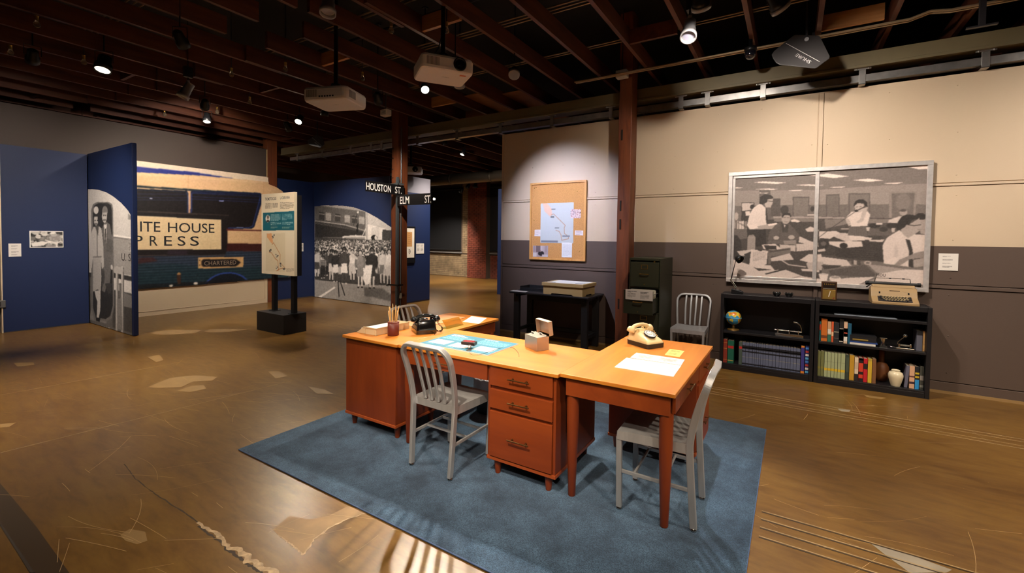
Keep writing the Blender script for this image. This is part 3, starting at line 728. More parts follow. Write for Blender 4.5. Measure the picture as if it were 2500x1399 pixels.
# spotlights with no seen fixture; the floor floods are added for ambient fill
for p, q, pw, dg, c, lb in (((-1.3, .3, ZF), (-1.7, 2.6, .6), 420, 46, WARM, 'over the open floor, aimed at the drawer fronts'), ((1.7, .6, ZF), (-1.2, 2.6, .6), 220, 44, WARM, 'aimed across the floor at the desk with the cream telephone'), ((-3.6, 1.2, ZF), (-2.6, 2.8, .6), 200, 44, WARM, 'over the open floor, aimed at the far desk'), ((2.6, 2.4, ZF), (1.7, 3.5, 0), 520, 92, WARM, 'added as fill over the floor beside the rug'), ((-6.2, -.4, ZF), (-5.4, 1.2, 0), 300, 76, WARM, 'added as fill over the bare floor before the navy fin'), ((-3.45, 4.3, ZF), (-2.96, 6.35, 1.7), 370, 60, COOL, 'aimed at the cork board with cool light'), ((-5.4, 2.2, ZF), (-7.0, 4.2, 1.6), 240, 50, NEUT, 'aimed at the motorcade sign'), ((3.0, 4.2, ZF), (2.9, 6.35, 1.6), 190, 105, NEUT, 'washing the far right end of the panelled wall'), ((-7.3, .4, ZF), (-9.4, 2.74, 1.1), 420, 60, NEUT, 'aimed at the arched aircraft photograph'), ((-7.4, 1.5, ZF), (-10.3, 2.0, 1.6), 190, 90, NEUT, 'aimed at the navy partition and the wall above'), ((-7.7, 3.4, ZF), (-10.35, 4.4, 1.9), 300, 100, NEUT, 'aimed at the middle of the bus mural'), ((-7.9, 4.9, ZF), (-8.9, 7.1, 1.2), 330, 70, NEUT, 'aimed at the crowd mural'), ((.6, -.9, ZF), (-1.2, .9, 0), 220, 70, WARM, 'added as fill over the floor behind the viewer')):
    head(p, q, pw, dg, c, label=L0 + lb, blend=1)
# ================================================================ EXHIBITION WALLS AND PRINTS
navy = mat('navy_paint', (5, 26, 66), .6, bump=.25, bscale=160)
class PlanePaint(Paint):
    """print laid on a wall plane; shapes are given in photograph pixels (optionally of a zoomed crop)"""
    def __init__(s, axis, val, a0, a1, z0, z1, W, Hh, bg, rev=False):
        s.pl = (axis, val, a0, a1, z0, z1); s.cr = (0, 0, 1)
        super().__init__(W, Hh, bg, s.pm)
    def crop(s, x0, y0, k): s.cr = (x0, y0, k); return s
    def pm(s, p):
        ax, val, a0, a1, z0, z1 = s.pl; x = s.cr[0] + p[0] / s.cr[2]; y = s.cr[1] + p[1] / s.cr[2]
        q = at_y(x, y, val) if ax == 'y' else at_x(x, y, val)
        return (((q.x if ax == 'y' else q.y) - a0) / (a1 - a0), (z1 - q.z) / (z1 - z0))
    def finish(s, name, parent, off=.0015, mt=None, mask=None, local=(0, 0, 0)):
        ax, val, a0, a1, z0, z1 = s.pl; lo = Vector(local)
        O = Vector((a0, val - off, z1)) if ax == 'y' else Vector((val + off, a0, z1))
        return s.build(name, parent, O - lo, (1, 0, 0) if ax == 'y' else (0, 1, 0), (0, 0, -1), a1 - a0, z1 - z0, mt, mask)
def sep(g): return (g, g * .955, g * .915)

# ---- left partition: blue wall and projecting fin with an arched photograph
XP = -10.30
pa = thing('partition_wall', 'tall navy blue partition wall with small photograph and label', 'partition', (XP, 2.2, 0))
bx('panel', navy, pa, -.07, 0, -.478, .52, .012, 2.905, .003); bx('foot_rail', mat('partition_foot', (70, 54, 40), .6), pa, -.06, .004, -.478, .52, 0, .012)
bx('edge_trim', cream, pa, -.07, .002, -.492, -.479, .0, 2.9)
fin = thing('partition_fin', 'navy partition fin with arched photo of a couple at an aircraft door', 'partition', (-9.42, 2.765, 0))
bx('panel', navy, fin, -.93, .97, -.025, .035, .008, 2.925, .003)
fp = PlanePaint('y', 2.7385, -10.345, -8.51, .01, 2.335, 150, 380, sep(196)).crop(0, 320, 2.6917)
fp.poly([(568, 940), (870, 955), (880, 1400), (560, 1400)], sep(96))
fp.poly([(740, 690), (870, 712), (870, 950), (740, 930)], sep(150)).line([(740, 685), (870, 708)], 5, sep(225)).line([(740, 697), (870, 714)], 3, sep(120))
fp.poly([(740, 930), (875, 958), (875, 985), (740, 962)], sep(52)).poly([(585, 930), (612, 930), (612, 960), (585, 960)], sep(52))
fp.poly([(740, 962), (875, 990), (875, 1070), (740, 1040)], sep(205)).poly([(740, 1045), (880, 1075), (885, 1330), (740, 1290)], sep(70)).poly([(810, 1060), (885, 1090), (885, 1170), (810, 1150)], sep(120))
fp.poly([(562, 940), (590, 940), (600, 1270), (566, 1270)], sep(70))
# doorway
fp.poly([(600, 520), (612, 480), (640, 466), (715, 466), (738, 480), (745, 520), (752, 1150), (735, 1230), (700, 1250), (620, 1240), (600, 1160)], sep(112)).poly([(612, 520), (622, 488), (648, 474), (710, 474), (730, 488), (736, 520), (742, 1150), (725, 1215), (695, 1235), (630, 1225), (612, 1160)], sep(46))
fp.poly([(600, 1160), (620, 1240), (700, 1250), (700, 1265), (590, 1240)], sep(130))
# man in a dark suit
fp.poly([(690, 590), (722, 612), (738, 700), (742, 880), (730, 905), (722, 1000), (732, 1060), (715, 1070), (700, 1020), (690, 1060), (672, 1050), (676, 800), (672, 640)], sep(104)).poly([(700, 700), (742, 720), (742, 800), (700, 790)], sep(92))
fp.poly([(684, 615), (702, 612), (698, 740), (690, 720)], sep(215)).poly([(690, 640), (698, 640), (696, 735), (690, 720)], sep(60)).poly([(690, 1000), (735, 1000), (732, 1065), (712, 1072)], sep(62))
fp.ell((687, 560), 17, 42, sep(186)).ell((690, 525), 19, 32, sep(120)).poly([(672, 535), (706, 535), (704, 552), (672, 548)], sep(170)).ell((680, 556), 3, 4, sep(70)).ell((694, 556), 3, 4, sep(70)).line([(681, 585), (694, 584)], 4, sep(110)).ell((735, 895), 8, 18, sep(190))
# woman in a pale suit and small hat
fp.poly([(615, 630), (650, 625), (668, 640), (680, 760), (684, 890), (670, 910), (664, 830), (612, 832), (604, 900), (590, 905), (590, 780), (600, 670)], sep(182)).poly([(612, 828), (666, 826), (668, 960), (664, 1048), (640, 1042), (612, 1055)], sep(168))
fp.line([(638, 650), (640, 825)], 3, sep(120)).poly([(625, 625), (650, 620), (645, 690)], sep(84)).line([(614, 828), (666, 826)], 3, sep(120)).poly([(682, 900), (690, 960), (682, 1010), (672, 990)], sep(70))
fp.ell((632, 585), 15, 36, sep(190)).poly([(612, 545), (622, 528), (645, 528), (652, 556), (652, 600), (645, 620), (642, 562), (620, 562), (615, 610)], sep(46)).ell((632, 520), 17, 24, sep(205)).ell((626, 588), 4, 4, sep(60)).ell((640, 588), 3, 4, sep(60)).line([(628, 610), (638, 610)], 4, sep(100))
fp.poly([(622, 1050), (662, 1045), (660, 1180), (648, 1235), (636, 1230), (640, 1120), (630, 1090)], sep(190)).poly([(630, 1225), (660, 1228), (655, 1255), (632, 1245)], sep(36))
# steps and handrails
for x in (770, 806): fp.line([(x, 900), (x, 1320)], 8, sep(178)).line([(x + 6, 900), (x + 6, 1320)], 3, sep(100))
fp.line([(762, 915), (795, 915)], 14, sep(170)).poly([(782, 1000), (800, 1000), (798, 1110), (786, 1110)], sep(110)).poly([(770, 1100), (800, 1100), (805, 1310), (770, 1300)], sep(125))
for k in range(6): fp.rect(630 + 16 * k, 1272 + 4 * k, 640 + 16 * k, 1280 + 4 * k, sep(220))
fp.poly([(842, 540), (868, 566), (868, 585), (842, 580)], sep(130)).poly([(842, 712), (862, 714), (862, 792), (842, 790)], sep(170)).lines(845, 716, 860, 788, 8, sep(90)).blur(1).noise(4, 2)
def arch(pts, cv):
    P = sorted([cv.pm(p) for p in pts]); xs = [p[0] for p in P]; ys = [p[1] for p in P]
    return lambda xx, yy: yy > np.interp(xx, xs, ys)
ph = fp.finish('photo_print', fin, .0015, mask=arch([(568, 383), (610, 382), (650, 387), (700, 403), (745, 430), (800, 475), (840, 520), (866, 562)], fp), local=(-9.42, 2.765, 0))
ph['label'] = 'arched black and white photograph of a couple leaving an aircraft'
ink = mat('black_ink', (34, 30, 30), .5)
pA, pB = [at_y(*p, 2.738) for p in crop(0, 320, 2.6917, [(800, 850), (868, 856)])]
text_obj('lettering', 'U. S.', mat('grey_ink', (60, 54, 52), .5), fin, (pA.x + 9.42, 2.7375 - 2.765 - .003, pA.z), (1, 0, 0), (0, 0, 1), .12, pB.x - pA.x, 0)
# photograph and label on the partition
def cardx(name, X, y0, y1, z0, z1, label, cat, rows, seed, group=None, th=.006, base=(214, 206, 196)):
    t = thing(name, label, cat, (X, (y0 + y1) / 2, z0), 0, group)
    h, w = z1 - z0, y1 - y0
    bx('board', mat('card_white', (222, 216, 208), .6), t, 0, th, -w / 2, w / 2, 0, h)
    p = Paint(60, int(60 * h / w), base)
    for (a, b, c, d, n) in rows: p.lines(a, b, c, d, n, (120, 112, 106), seed)
    p.build('print', t, (th + .001, -w / 2 + .002, h - .002), (0, 1, 0), (0, 0, -1), w - .004, h - .004); return t
def cardy(name, Y, x0, x1, z0, z1, label, cat, rows, seed, group=None, th=.006, base=(222, 214, 204), inkc=(110, 100, 96)):
    t = thing(name, label, cat, ((x0 + x1) / 2, Y, z0), 0, group)
    h, w = z1 - z0, x1 - x0
    bx('board', mat('card_white', (222, 216, 208), .6), t, -w / 2, w / 2, -th, 0, 0, h)
    p = Paint(70, int(70 * h / w), base)
    for (a, b, c, d, n) in rows: p.lines(a, b, c, d, n, inkc, seed)
    p.build('print', t, (-w / 2 + .002, -th - .001, h - .002), (1, 0, 0), (0, 0, -1), w - .004, h - .004); return t
cardx('wall_label', XP + .001, 1.79, 1.925, 1.18, 1.383, 'small white text label on the navy partition beside the photograph', 'label', [(.2, .12, .75, .26, 3), (.2, .36, .7, .44, 2), (.2, .58, .8, .72, 3), (.2, .82, .7, .9, 2)], 3)
t = thing('mounted_photo', 'small white-bordered black and white photo of a crowded car on navy partition', 'photograph', (XP + .001, 2.213, 1.317))
bx('board', mat('card_white'), t, 0, .012, -.195, .195, 0, .268)
p = Paint(84, 44, sep(110)); rr = random.Random(4)
for k in range(70): p.ell((rr.random(), rr.random()), rr.uniform(.02, .12), rr.uniform(.03, .14), sep(rr.choice((30, 50, 200, 225, 140))), .8, 0, rr.uniform(0, 3))
p.poly([(.0, .75), (.35, .62), (.55, .7), (.4, .9), (.05, .98)], sep(215)).poly([(.5, .2), (.8, .1), (1, .5), (.7, .7), (.5, .5)], sep(150), .7).line([(.45, .55), (.8, .75), (.95, .6)], .03, sep(220)).blur(1)
p.build('print', t, (.0135, -.185, .258), (0, 1, 0), (0, 0, -1), .37, .248)
ob = thing('outlet_box', 'grey metal outlet box on the wall beside the navy partition', 'outlet', at_x(7, 742, -10.33))
bx('box', mat('conduit_grey'), ob, 0, .06, -.16, .02, -.05, .06, .004); MB().box(.06, .063, -.1, -.03, -.03, .04).build('plate', mat('outlet_dark', (40, 36, 34), .5), ob); MB().tube([(.02, -.07, .06), (.02, -.07, 1.5)], .012, 8).build('conduit', conduit_m, ob)

# ---- bus mural: cut-out print in front of the end wall
BXP = -10.345
bus = thing('bus_mural', 'life-size cut-out photo mural of a cream press bus', 'mural', (BXP, 4.6, .53))
bp_ = PlanePaint('x', BXP, 2.9, 6.42, .53, 2.906, 340, 240, (226, 204, 178)).crop(320, 340, 2.798)
creamc = (220, 180, 134)
bp_.poly([(-260, 148), (38, 187), (430, 225), (700, 268), (600, 275), (38, 240), (-260, 215)], (36, 44, 120), soft=1)
bp_.poly([(-300, 205), (38, 226), (480, 248), (900, 288), (990, 300), (1040, 318), (1068, 352), (1090, 420), (1100, 980), (-300, 1100)], creamc)
bp_.poly([(1030, 330), (1055, 325), (1068, 352), (1050, 358), (1028, 352)], (30, 22, 20), soft=1)
bp_.poly([(-300, 280), (38, 316), (480, 345), (860, 366), (900, 380), (905, 396), (860, 372), (480, 356), (38, 330), (-300, 300)], (22, 36, 44), soft=1)
bp_.poly([(-300, 200), (38, 228), (900, 290), (900, 300), (38, 244), (-300, 220)], (232, 198, 152), .6, soft=2)
bp_.line([(390, 252), (388, 345)], 5, (190, 140, 96), .6).line([(905, 296), (903, 370)], 4, (190, 140, 96), .6)
# side windows
blu, dk = (48, 70, 150), (24, 18, 18)
bp_.poly([(-300, 305), (38, 338), (380, 352), (390, 370), (388, 520), (-300, 480)], (20, 26, 40)).poly([(-300, 318), (38, 352), (365, 364), (375, 378), (375, 510), (-300, 470)], dk)
bp_.poly([(402, 362), (415, 352), (880, 366), (900, 386), (892, 430), (840, 600), (820, 612), (650, 612), (402, 520)], (20, 28, 56)).poly([(416, 376), (430, 368), (866, 382), (880, 396), (872, 430), (828, 590), (812, 600), (650, 602), (416, 510)], dk)
for y0, y1 in ((368, 392), (392, 416), (408, 432)):
    bp_.line([(414, y0), (700, (y0 + y1) / 2 + 2), (878, y1)], 4, blu, .8); bp_.line([(-200, y0 - 30), (38, y0 + 6), (372, y1 - 16)], 4, blu, .6)
bp_.line([(880, 396), (828, 592), (800, 604), (660, 606)], 5, (70, 96, 180), .8).line([(380, 365), (388, 400), (386, 510)], 5, (60, 80, 160), .8).line([(412, 372), (408, 500)], 5, (60, 80, 160), .8).poly([(393, 352), (404, 352), (404, 505), (391, 505)], (206, 160, 120))
bp_.rect(125, 400, 142, 408, (200, 200, 220)).rect(600, 418, 630, 425, (150, 160, 220)).rect(720, 600, 765, 603, (180, 190, 230))
# destination box
bp_.poly([(-300, 470), (38, 488), (665, 516), (665, 526), (-300, 490)], (60, 50, 44)).poly([(-300, 480), (38, 496), (660, 524), (655, 770), (640, 792), (-300, 800)], (26, 20, 20))
bp_.poly([(-300, 500), (38, 523), (612, 549), (614, 752), (-300, 757)], (232, 206, 164)).poly([(-300, 505), (42, 528), (609, 553), (610, 749), (-300, 752)], (226, 198, 152))
rr = random.Random(8)
for k in range(24): bp_.line([(rr.uniform(50, 600), rr.uniform(560, 745))] * 2, rr.uniform(2, 7), (196, 160, 112), .7)
for k in range(5): bp_.line([(480, 700 + 10 * k), (600, 690 + 10 * k)], 1.5, (190, 160, 116), .7)
bp_.line([(545, 700), (540, 745)], 2, (190, 160, 116))
bp_.poly([(-300, 792), (640, 788), (640, 798), (-300, 806)], (70, 56, 50)).poly([(250, 756), (380, 755), (380, 788), (250, 789)], (52, 40, 52), .7, soft=2)
# lower body
bp_.poly([(650, 612), (1100, 625), (1100, 634), (650, 622)], (96, 36, 30)).poly([(655, 712), (1100, 714), (1100, 766), (650, 766)], (62, 24, 22), soft=1)
bp_.poly([(-300, 800), (640, 795), (650, 764), (1100, 766), (1100, 950), (790, 970), (45, 1020), (-300, 1060)], (44, 54, 70))
bp_.poly([(-300, 850), (300, 850), (470, 870), (1100, 860), (1100, 960), (45, 1024), (-300, 1060)], (26, 50, 56), .75, soft=4)
for k in range(11):
    yl, yr = 805 + 19 * k, 770 + 17.5 * k
    bp_.line([(-300, yl + 10), (45, yl), (500, (yl + yr) / 2 + 2), (1100, yr - 5)], 5, (16, 24, 34), .85); bp_.line([(-300, yl + 16), (45, yl + 6), (500, (yl + yr) / 2 + 8), (1100, yr + 1)], 2.5, (96, 104, 120) if k < 6 else (52, 82, 84), .75)
bp_.poly([(45, 812), (150, 808), (180, 832), (45, 850)], (70, 30, 26), .8, soft=2)
bp_.ell((655, 1040), 165, 112, (50, 74, 150)).ell((655, 1046), 155, 110, (20, 26, 36))
bp_.poly([(-300, 1000), (45, 995), (790, 958), (1100, 940), (1100, 960), (790, 974), (45, 1026), (-300, 1070)], (22, 22, 26), .8)
bp_.poly([(455, 806), (768, 803), (764, 874), (458, 884)], (208, 164, 110)).poly([(478, 834), (490, 820), (715, 818), (748, 842), (716, 868), (492, 872), (480, 860)], (30, 24, 24), soft=1)
bp_.ell((466, 826), 4, 4, (60, 40, 30)).ell((468, 860), 4, 4, (60, 40, 30)).ell((325, 925), 14, 14, (190, 140, 90)).poly([(312, 925), (338, 925), (336, 990), (316, 992)], (70, 44, 32)).ell((272, 1000), 14, 7, (235, 225, 210)).ell((440, 985), 15, 8, (235, 225, 210))
bp_.blur(1).noise(3, 2, 5)
def bus_mask(xx, yy):
    y = 2.9 + xx * (6.42 - 2.9)
    top = np.interp(xx, [0, .845, .85, .90, .945, .97, .985, 1.], [-.01, -.01, .065, .085, .12, .18, .26, .4]); bot = np.interp(xx, [0, 1], [1.01, .985])
    return (yy > top) & (yy < bot)
bp_.finish('print', bus, .012, mask=bus_mask, local=(BXP, 4.6, .53))
oy = lambda u, v: (2.9 + u * 3.52 - 4.6, (1 - v) * 2.376)
MB().prism([oy(0, 1), oy(1, .985), oy(1, .4), oy(.985, .265), oy(.97, .185), oy(.945, .125), oy(.9, .09), oy(.85, .07), oy(.845, .0), oy(0, 0)], -.014, .011, 'x').build('board', mat('mural_edge', (190, 170, 140), .6), bus)
def on_bus(pts): return [at_x(*p, BXP) for p in crop(320, 340, 2.798, pts)]
def bus_text(s, a, b, hgt, mt, full=None, bold=.0):
    A, B = on_bus([a, b]); text_obj('lettering', s, mt, bus, (.0135, A.y - 4.6, A.z - .53), (0, 1, 0), (0, 0, 1), hgt, B.y - A.y, 0, bold=bold)
A = on_bus([(60, 630), (60, 557)]); capH = abs(A[0].z - A[1].z)
bus_text('HOUSE', (250, 634), (568, 640), capH, ink, bold=.004)
bus_text('ITE', (60, 630), (198, 632), capH, ink, bold=.004); bus_text('WH', (-140, 620), (26, 628), capH, ink, bold=.004)
A = on_bus([(128, 727), (128, 655)]); capH = abs(A[0].z - A[1].z)
for ch, a, b in (('P', 20, 78), ('R', 126, 180), ('E', 224, 278), ('S', 316, 370), ('S', 402, 462)): bus_text(ch, (a, 727), (b, 727), capH, ink, bold=.004)
A = on_bus([(500, 862), (500, 832)]); bus_text('CHARTERED', (498, 862), (716, 858), abs(A[0].z - A[1].z), mat('plate_letters', (150, 130, 110), .4), bold=.004)

# ---- navy booth with the crowd mural
bo = thing('navy_booth', 'navy blue exhibition booth walls holding the crowd photo mural', 'partition', (-9.0, 7.1, 0))
lx = lambda v: v + 9.0; ly = lambda v: v - 7.1
bx('side_panel', navy, bo, lx(-10.47), lx(-10.41), ly(6.14), ly(7.1), .03, 2.93, .003); bx('front_panel', navy, bo, lx(-10.41), lx(-7.65), 0, .06, .01, 2.93, .003); bx('return_panel', navy, bo, lx(-7.71), lx(-7.65), .06, ly(8.42), .03, 2.62, .003)
bx('wash_light_panel', mat('booth_wash_light', (126, 122, 130), .6), bo, lx(-7.71), lx(-7.652), .06, ly(8.42), 2.62, 3.0, .003)  # grey board stands in for lamp wash on the upper navy face
bx('foot_rail', mat('partition_foot'), bo, lx(-10.46), lx(-10.405), ly(6.14), ly(7.1), 0, .03); bx('foot_rail', mat('partition_foot'), bo, lx(-7.705), lx(-7.655), .06, ly(8.42), 0, .03)
cp = PlanePaint('y', 7.1, -10.37, -7.6, .012, 2.36, 210, 190, sep(150)).crop(760, 400, 3.682)
cp.poly([(32, 370), (490, 430), (490, 700), (32, 700)], sep(92)).poly([(32, 515), (300, 545), (470, 590), (470, 660), (32, 660)], sep(44))
for k, x in enumerate((70, 130, 215, 300, 365, 430)): cp.poly([(x, 420 + x * .12), (x + 48, 428 + x * .12), (x + 48, 500 + x * .1), (x, 495 + x * .1)], sep(150 if k % 2 else 60)); cp.line([(x, 440 + x * .12), (x + 48, 446 + x * .12)], 4, sep(170))
for k in range(7): cp.line([(32, 500 + 6 * k), (470, 560 + 8 * k)], 2, sep(60 + 14 * k), .6)
cp.line([(32, 512), (300, 548), (480, 600)], 5, sep(165)).line([(380, 550), (420, 430)], 4, sep(40)).line([(420, 540), (410, 620)], 8, sep(30)).ell((414, 560), 9, 14, sep(25)).ell((414, 600), 9, 14, sep(25)).line([(440, 690), (500, 560)], 6, sep(190)).ell((420, 435), 9, 10, sep(200))
cp.poly([(490, 425), (730, 570), (730, 720), (490, 720)], sep(206))
for k in range(8): cp.line([(500, 450 + 12 * k), (730, 510 + 12 * k)], 2.5, sep(120), .8)
cp.line([(500, 430), (500, 720)], 10, sep(150)).poly([(540, 575), (612, 565), (612, 720), (540, 720)], sep(190)).poly([(640, 590), (730, 600), (730, 720), (636, 720)], sep(60)).ell((566, 665), 28, 26, sep(24)).ell((580, 665), 10, 22, sep(200)).poly([(280, 650), (400, 640), (490, 650), (490, 680), (280, 680)], sep(196)).line([(300, 668), (480, 668)], 5, sep(90))
cp.poly([(32, 660), (730, 690), (730, 1090), (32, 1090)], sep(62))
cp.poly([(32, 1040), (420, 1085), (730, 1100), (730, 1300), (32, 1230)], sep(148)).poly([(50, 1203), (205, 1105), (222, 1112), (80, 1208)], sep(228))
rr = random.Random(5)
for row in range(15):
    f = row / 14.; yb = 690 + 210 * f ** 1.3; hs = 5 + 13 * f; x = 30 + rr.uniform(0, hs)
    while x < 735:
        y = yb + rr.uniform(-.6, .6) * hs * 1.5; sk = rr.choice((190, 205, 170, 90, 120, 60)); cl = rr.choice((225, 215, 60, 80, 120, 45, 170, 200))
        cp.poly([(x - hs * 1.1, y + hs * 5), (x - hs * 1.15, y + hs * 1.7), (x - hs * .5, y + hs * 1.1), (x + hs * .5, y + hs * 1.1), (x + hs * 1.15, y + hs * 1.7), (x + hs * 1.1, y + hs * 5)], sep(cl))
        if rr.random() < .4: cp.line([(x, y + hs * 1.5), (x + hs * .2, y + hs * 5)], hs * .5, sep(255 - cl))
        cp.ell((x, y - hs * .3), hs * .75, hs * .95, sep(rr.choice((25, 35, 50, 110, 200)))); cp.ell((x + rr.uniform(-.2, .2) * hs, y + hs * .2), hs * .55, hs * .75, sep(sk)); cp.ell((x, y + hs * .1), hs * .45, hs * .12, sep(sk * .45))
        x += hs * rr.uniform(1.7, 2.5)
def person(x, y, s, top, skirt, skin=185, hair=30, legs=190, L=1., female=True):
    """figure in the photograph: head at (x, y), head radius s"""
    hem = y + s * (10.5 if female else 8) * L; ft = y + s * 15.2 * L
    for d in (-.7, .7): cp.poly([(x + d * s - s * .42, hem - s), (x + d * s + s * .42, hem - s), (x + d * s * 1.1 + s * .3, ft), (x + d * s * 1.1 - s * .3, ft)], sep(legs)); cp.ell((x + d * s * 1.2, ft), s * .55, s * .4, sep(40 if legs > 100 else 200))
    cp.poly([(x - s * 1.3, y + s * 5.5), (x + s * 1.3, y + s * 5.5), (x + s * 1.55, hem), (x - s * 1.5, hem)], sep(skirt), soft=0)
    cp.poly([(x - s * 1.75, y + s * 2.2), (x - s * .5, y + s * 1.2), (x + s * .5, y + s * 1.2), (x + s * 1.75, y + s * 2.2), (x + s * 1.9, y + s * 6), (x + s * 1.2, y + s * 6.2), (x - s * 1.2, y + s * 6.2), (x - s * 1.9, y + s * 6)], sep(top))
    for d in (-1, 1): cp.line([(x + d * s * 1.75, y + s * 2.6), (x + d * s * 2.05, y + s * 5), (x + d * s * 1.6, y + s * 7)], s * .75, sep(top * .85)); cp.ell((x + d * s * 1.6, y + s * 7.2), s * .4, s * .5, sep(skin))
    cp.ell((x, y - s * .25), s * 1.05, s * 1.15, sep(hair)); cp.ell((x, y + s * .2), s * .72, s * .95, sep(skin)); cp.ell((x - s * .28, y), s * .16, s * .12, sep(skin * .4)); cp.ell((x + s * .28, y), s * .16, s * .12, sep(skin * .4)); cp.line([(x - s * .25, y + s * .65), (x + s * .25, y + s * .65)], s * .22, sep(230 if skin < 100 else 120))
for a in ((50, 790, 15, 190, 70, 90), (180, 790, 17, 60, 200, 80), (640, 790, 19, 190, 110, 180), (700, 790, 20, 215, 170, 180), (370, 790, 17, 210, 190, 190)): person(a[0], a[1], a[2], a[3], a[4], a[5])
person(130, 800, 14, 70, 50, 80, 25, 40, .95, False); person(105, 838, 13, 170, 45, 80, 25, 40, .95, False)
for k in range(5): cp.line([(86, 872 + 14 * k), (126, 872 + 14 * k)], 5, sep(60))
person(220, 800, 17, 48, 214, 80, 25, 70); person(296, 772, 20, 70, 222, 78, 25, 70); person(545, 782, 22, 44, 52, 84, 22, 190, 1.0); person(440, 800, 20, 132, 126, 200, 40, 205, 1.02)
cp.line([(340, 780), (372, 830), (410, 850)], 13, sep(190)).poly([(488, 912), (552, 908), (540, 1000), (520, 1085), (488, 1090), (462, 1030)], sep(224), soft=1).poly([(664, 900), (722, 860), (722, 1010), (640, 1000)], sep(214), .7, soft=2)
cp.poly([(470, 1110), (640, 1120), (722, 1180), (722, 1240), (560, 1200), (480, 1190)], sep(60), .6, soft=4).line([(240, 1050), (250, 1190)], 8, sep(40)).line([(262, 1060), (300, 1180)], 8, sep(40))
cp.blur(0).noise(6, 1, 3)
q = cp.finish('photo_mural', bo, .0015, mask=arch([(30, 383), (100, 376), (200, 373), (300, 378), (390, 393), (490, 430), (580, 478), (660, 530), (724, 576)], cp), local=(-9.0, 7.1, 0))
q['label'] = 'arched black and white photo mural of a waving street crowd'
# framed page, labels
t = thing('framed_print', 'black framed page with white mat on the navy booth', 'picture', (-7.649, 7.68, 1.03))
YA, YB, ZA, ZB = -.205, .20, .0, .79
bx('backing', blackm, t, 0, .03, YA, YB, ZA - .07, ZB, .003)  # lower edge drawn long as a black strip for the frame's shadow
p = Paint(54, 96, (226, 214, 196)); p.rect(.2, .12, .78, .62, (196, 144, 88)); rr = random.Random(3)
for k in range(6): p.line([(.3 + rr.random() * .1, .2 + .06 * k), (.5, .17 + .07 * k), (.68, .22 + .055 * k)], .025, (168, 112, 62))
p.line([(.42, .74), (.55, .72), (.62, .8), (.5, .87), (.44, .8), (.58, .76)], .03, (70, 60, 56))
p.build('print', t, (.0315, YA + .04, ZB - .045), (0, 1, 0), (0, 0, -1), YB - YA - .08, ZB - .10)
cardx('wall_label', -7.649, 7.93, 8.2, 1.17, 1.42, 'white bilingual text label on the navy booth beside the framed page', 'label', [(.1, .12, .42, .3, 3), (.1, .4, .42, .75, 5), (.56, .12, .9, .3, 3), (.56, .4, .9, .75, 5)], 9)
cardx('wall_label', -10.408, 6.70, 6.81, 1.18, 1.385, 'white text label on the navy wall left of the crowd mural', 'label', [(.2, .15, .8, .4, 3), (.2, .5, .8, .8, 4)], 5)

# ---- motorcade sign on its black stand
sg = thing('sign_stand', 'free-standing bilingual motorcade sign with route map on black block', 'sign', (-7.11, 4.26, 0))
basem = mat('base_black', (30, 28, 28), .6)
bx('base', basem, sg, -.38, .385, -.195, .195, 0, .31, .003)
for x in (-.19, .355 - .0): 
    bx('post', blackm, sg, x - .042, x + .042, -.03, .03, .318, 1.02, .002); bx('foot_plate', blackm, sg, x - .07, x + .07, -.06, .06, .31, .318)
bx('board', mat('sign_board', (226, 210, 178), .5), sg, -.44, .485, -.075, -.03, .925, 2.245, .002)
bx('back_board', blackm, sg, -.44, .485, -.03, .05, .925, 2.20, .002)
sp_ = PlanePaint('y', 4.184, -7.55, -6.625, .925, 2.245, 150, 214, (232, 214, 182)).crop(620, 440, 5.381)
teal = (28, 96, 108)
sp_.lines(150, 300, 318, 375, 5, (130, 112, 92), 4).lines(345, 285, 525, 380, 5, (130, 112, 92), 5).line([(332, 290), (332, 400)], 1.2, (180, 160, 130))
sp_.poly([(120, 430), (527, 404), (527, 656), (120, 662)], teal)
sp_.lines(220, 445, 355, 535, 6, (176, 200, 196), 6).lines(220, 552, 355, 590, 3, (206, 214, 200), 7).lines(220, 612, 310, 634, 2, (190, 190, 160), 8).lines(370, 440, 505, 528, 6, (176, 200, 196), 9).lines(370, 548, 515, 586, 3, (206, 214, 200), 1).lines(370, 606, 515, 634, 2, (190, 190, 160), 2)
sp_.ell((182, 505), 30, 48, (228, 220, 206)).ell((184, 490), 14, 26, (160, 140, 122)).poly([(166, 480), (172, 464), (196, 464), (202, 482), (200, 474), (168, 476)], (50, 40, 36)).line([(172, 492), (198, 490)], 3, (40, 34, 30)).poly([(160, 548), (170, 525), (198, 525), (208, 540), (185, 552)], (50, 44, 42))
sp_.poly([(155, 698), (410, 694), (412, 1205), (155, 1195)], (222, 204, 168)).poly([(170, 700), (232, 698), (250, 800), (246, 838), (228, 826), (196, 780), (172, 750)], (226, 164, 112))
sp_.line([(240, 845), (258, 822), (345, 975), (342, 1080)], 4, (176, 100, 48)).line([(200, 945), (228, 950), (280, 1030), (315, 1060), (322, 1180), (300, 1190), (340, 1165), (405, 1150)], 4, (176, 100, 48)).line([(342, 1080), (405, 1150)], 3, (176, 100, 48))
rr = random.Random(6)
for k in range(16): sp_.line([(rr.uniform(165, 400), rr.uniform(720, 1180)), (rr.uniform(165, 400), rr.uniform(720, 1180))], 1, (204, 184, 148), .6)
for a in ((225, 710, 275, 765), (192, 890, 236, 950), (280, 965, 322, 1018), (328, 1085, 360, 1135), (288, 1120, 316, 1180), (380, 1145, 410, 1190)):
    for k in range(9): x = rr.uniform(a[0], a[2] - 8); y = rr.uniform(a[1], a[3] - 12); sp_.rect(x, y, x + rr.uniform(6, 16), y + rr.uniform(8, 20), rr.choice(((50, 44, 40), (90, 82, 74), (210, 200, 180))))
sp_.lines(425, 1155, 525, 1205, 6, (160, 142, 116), 3)
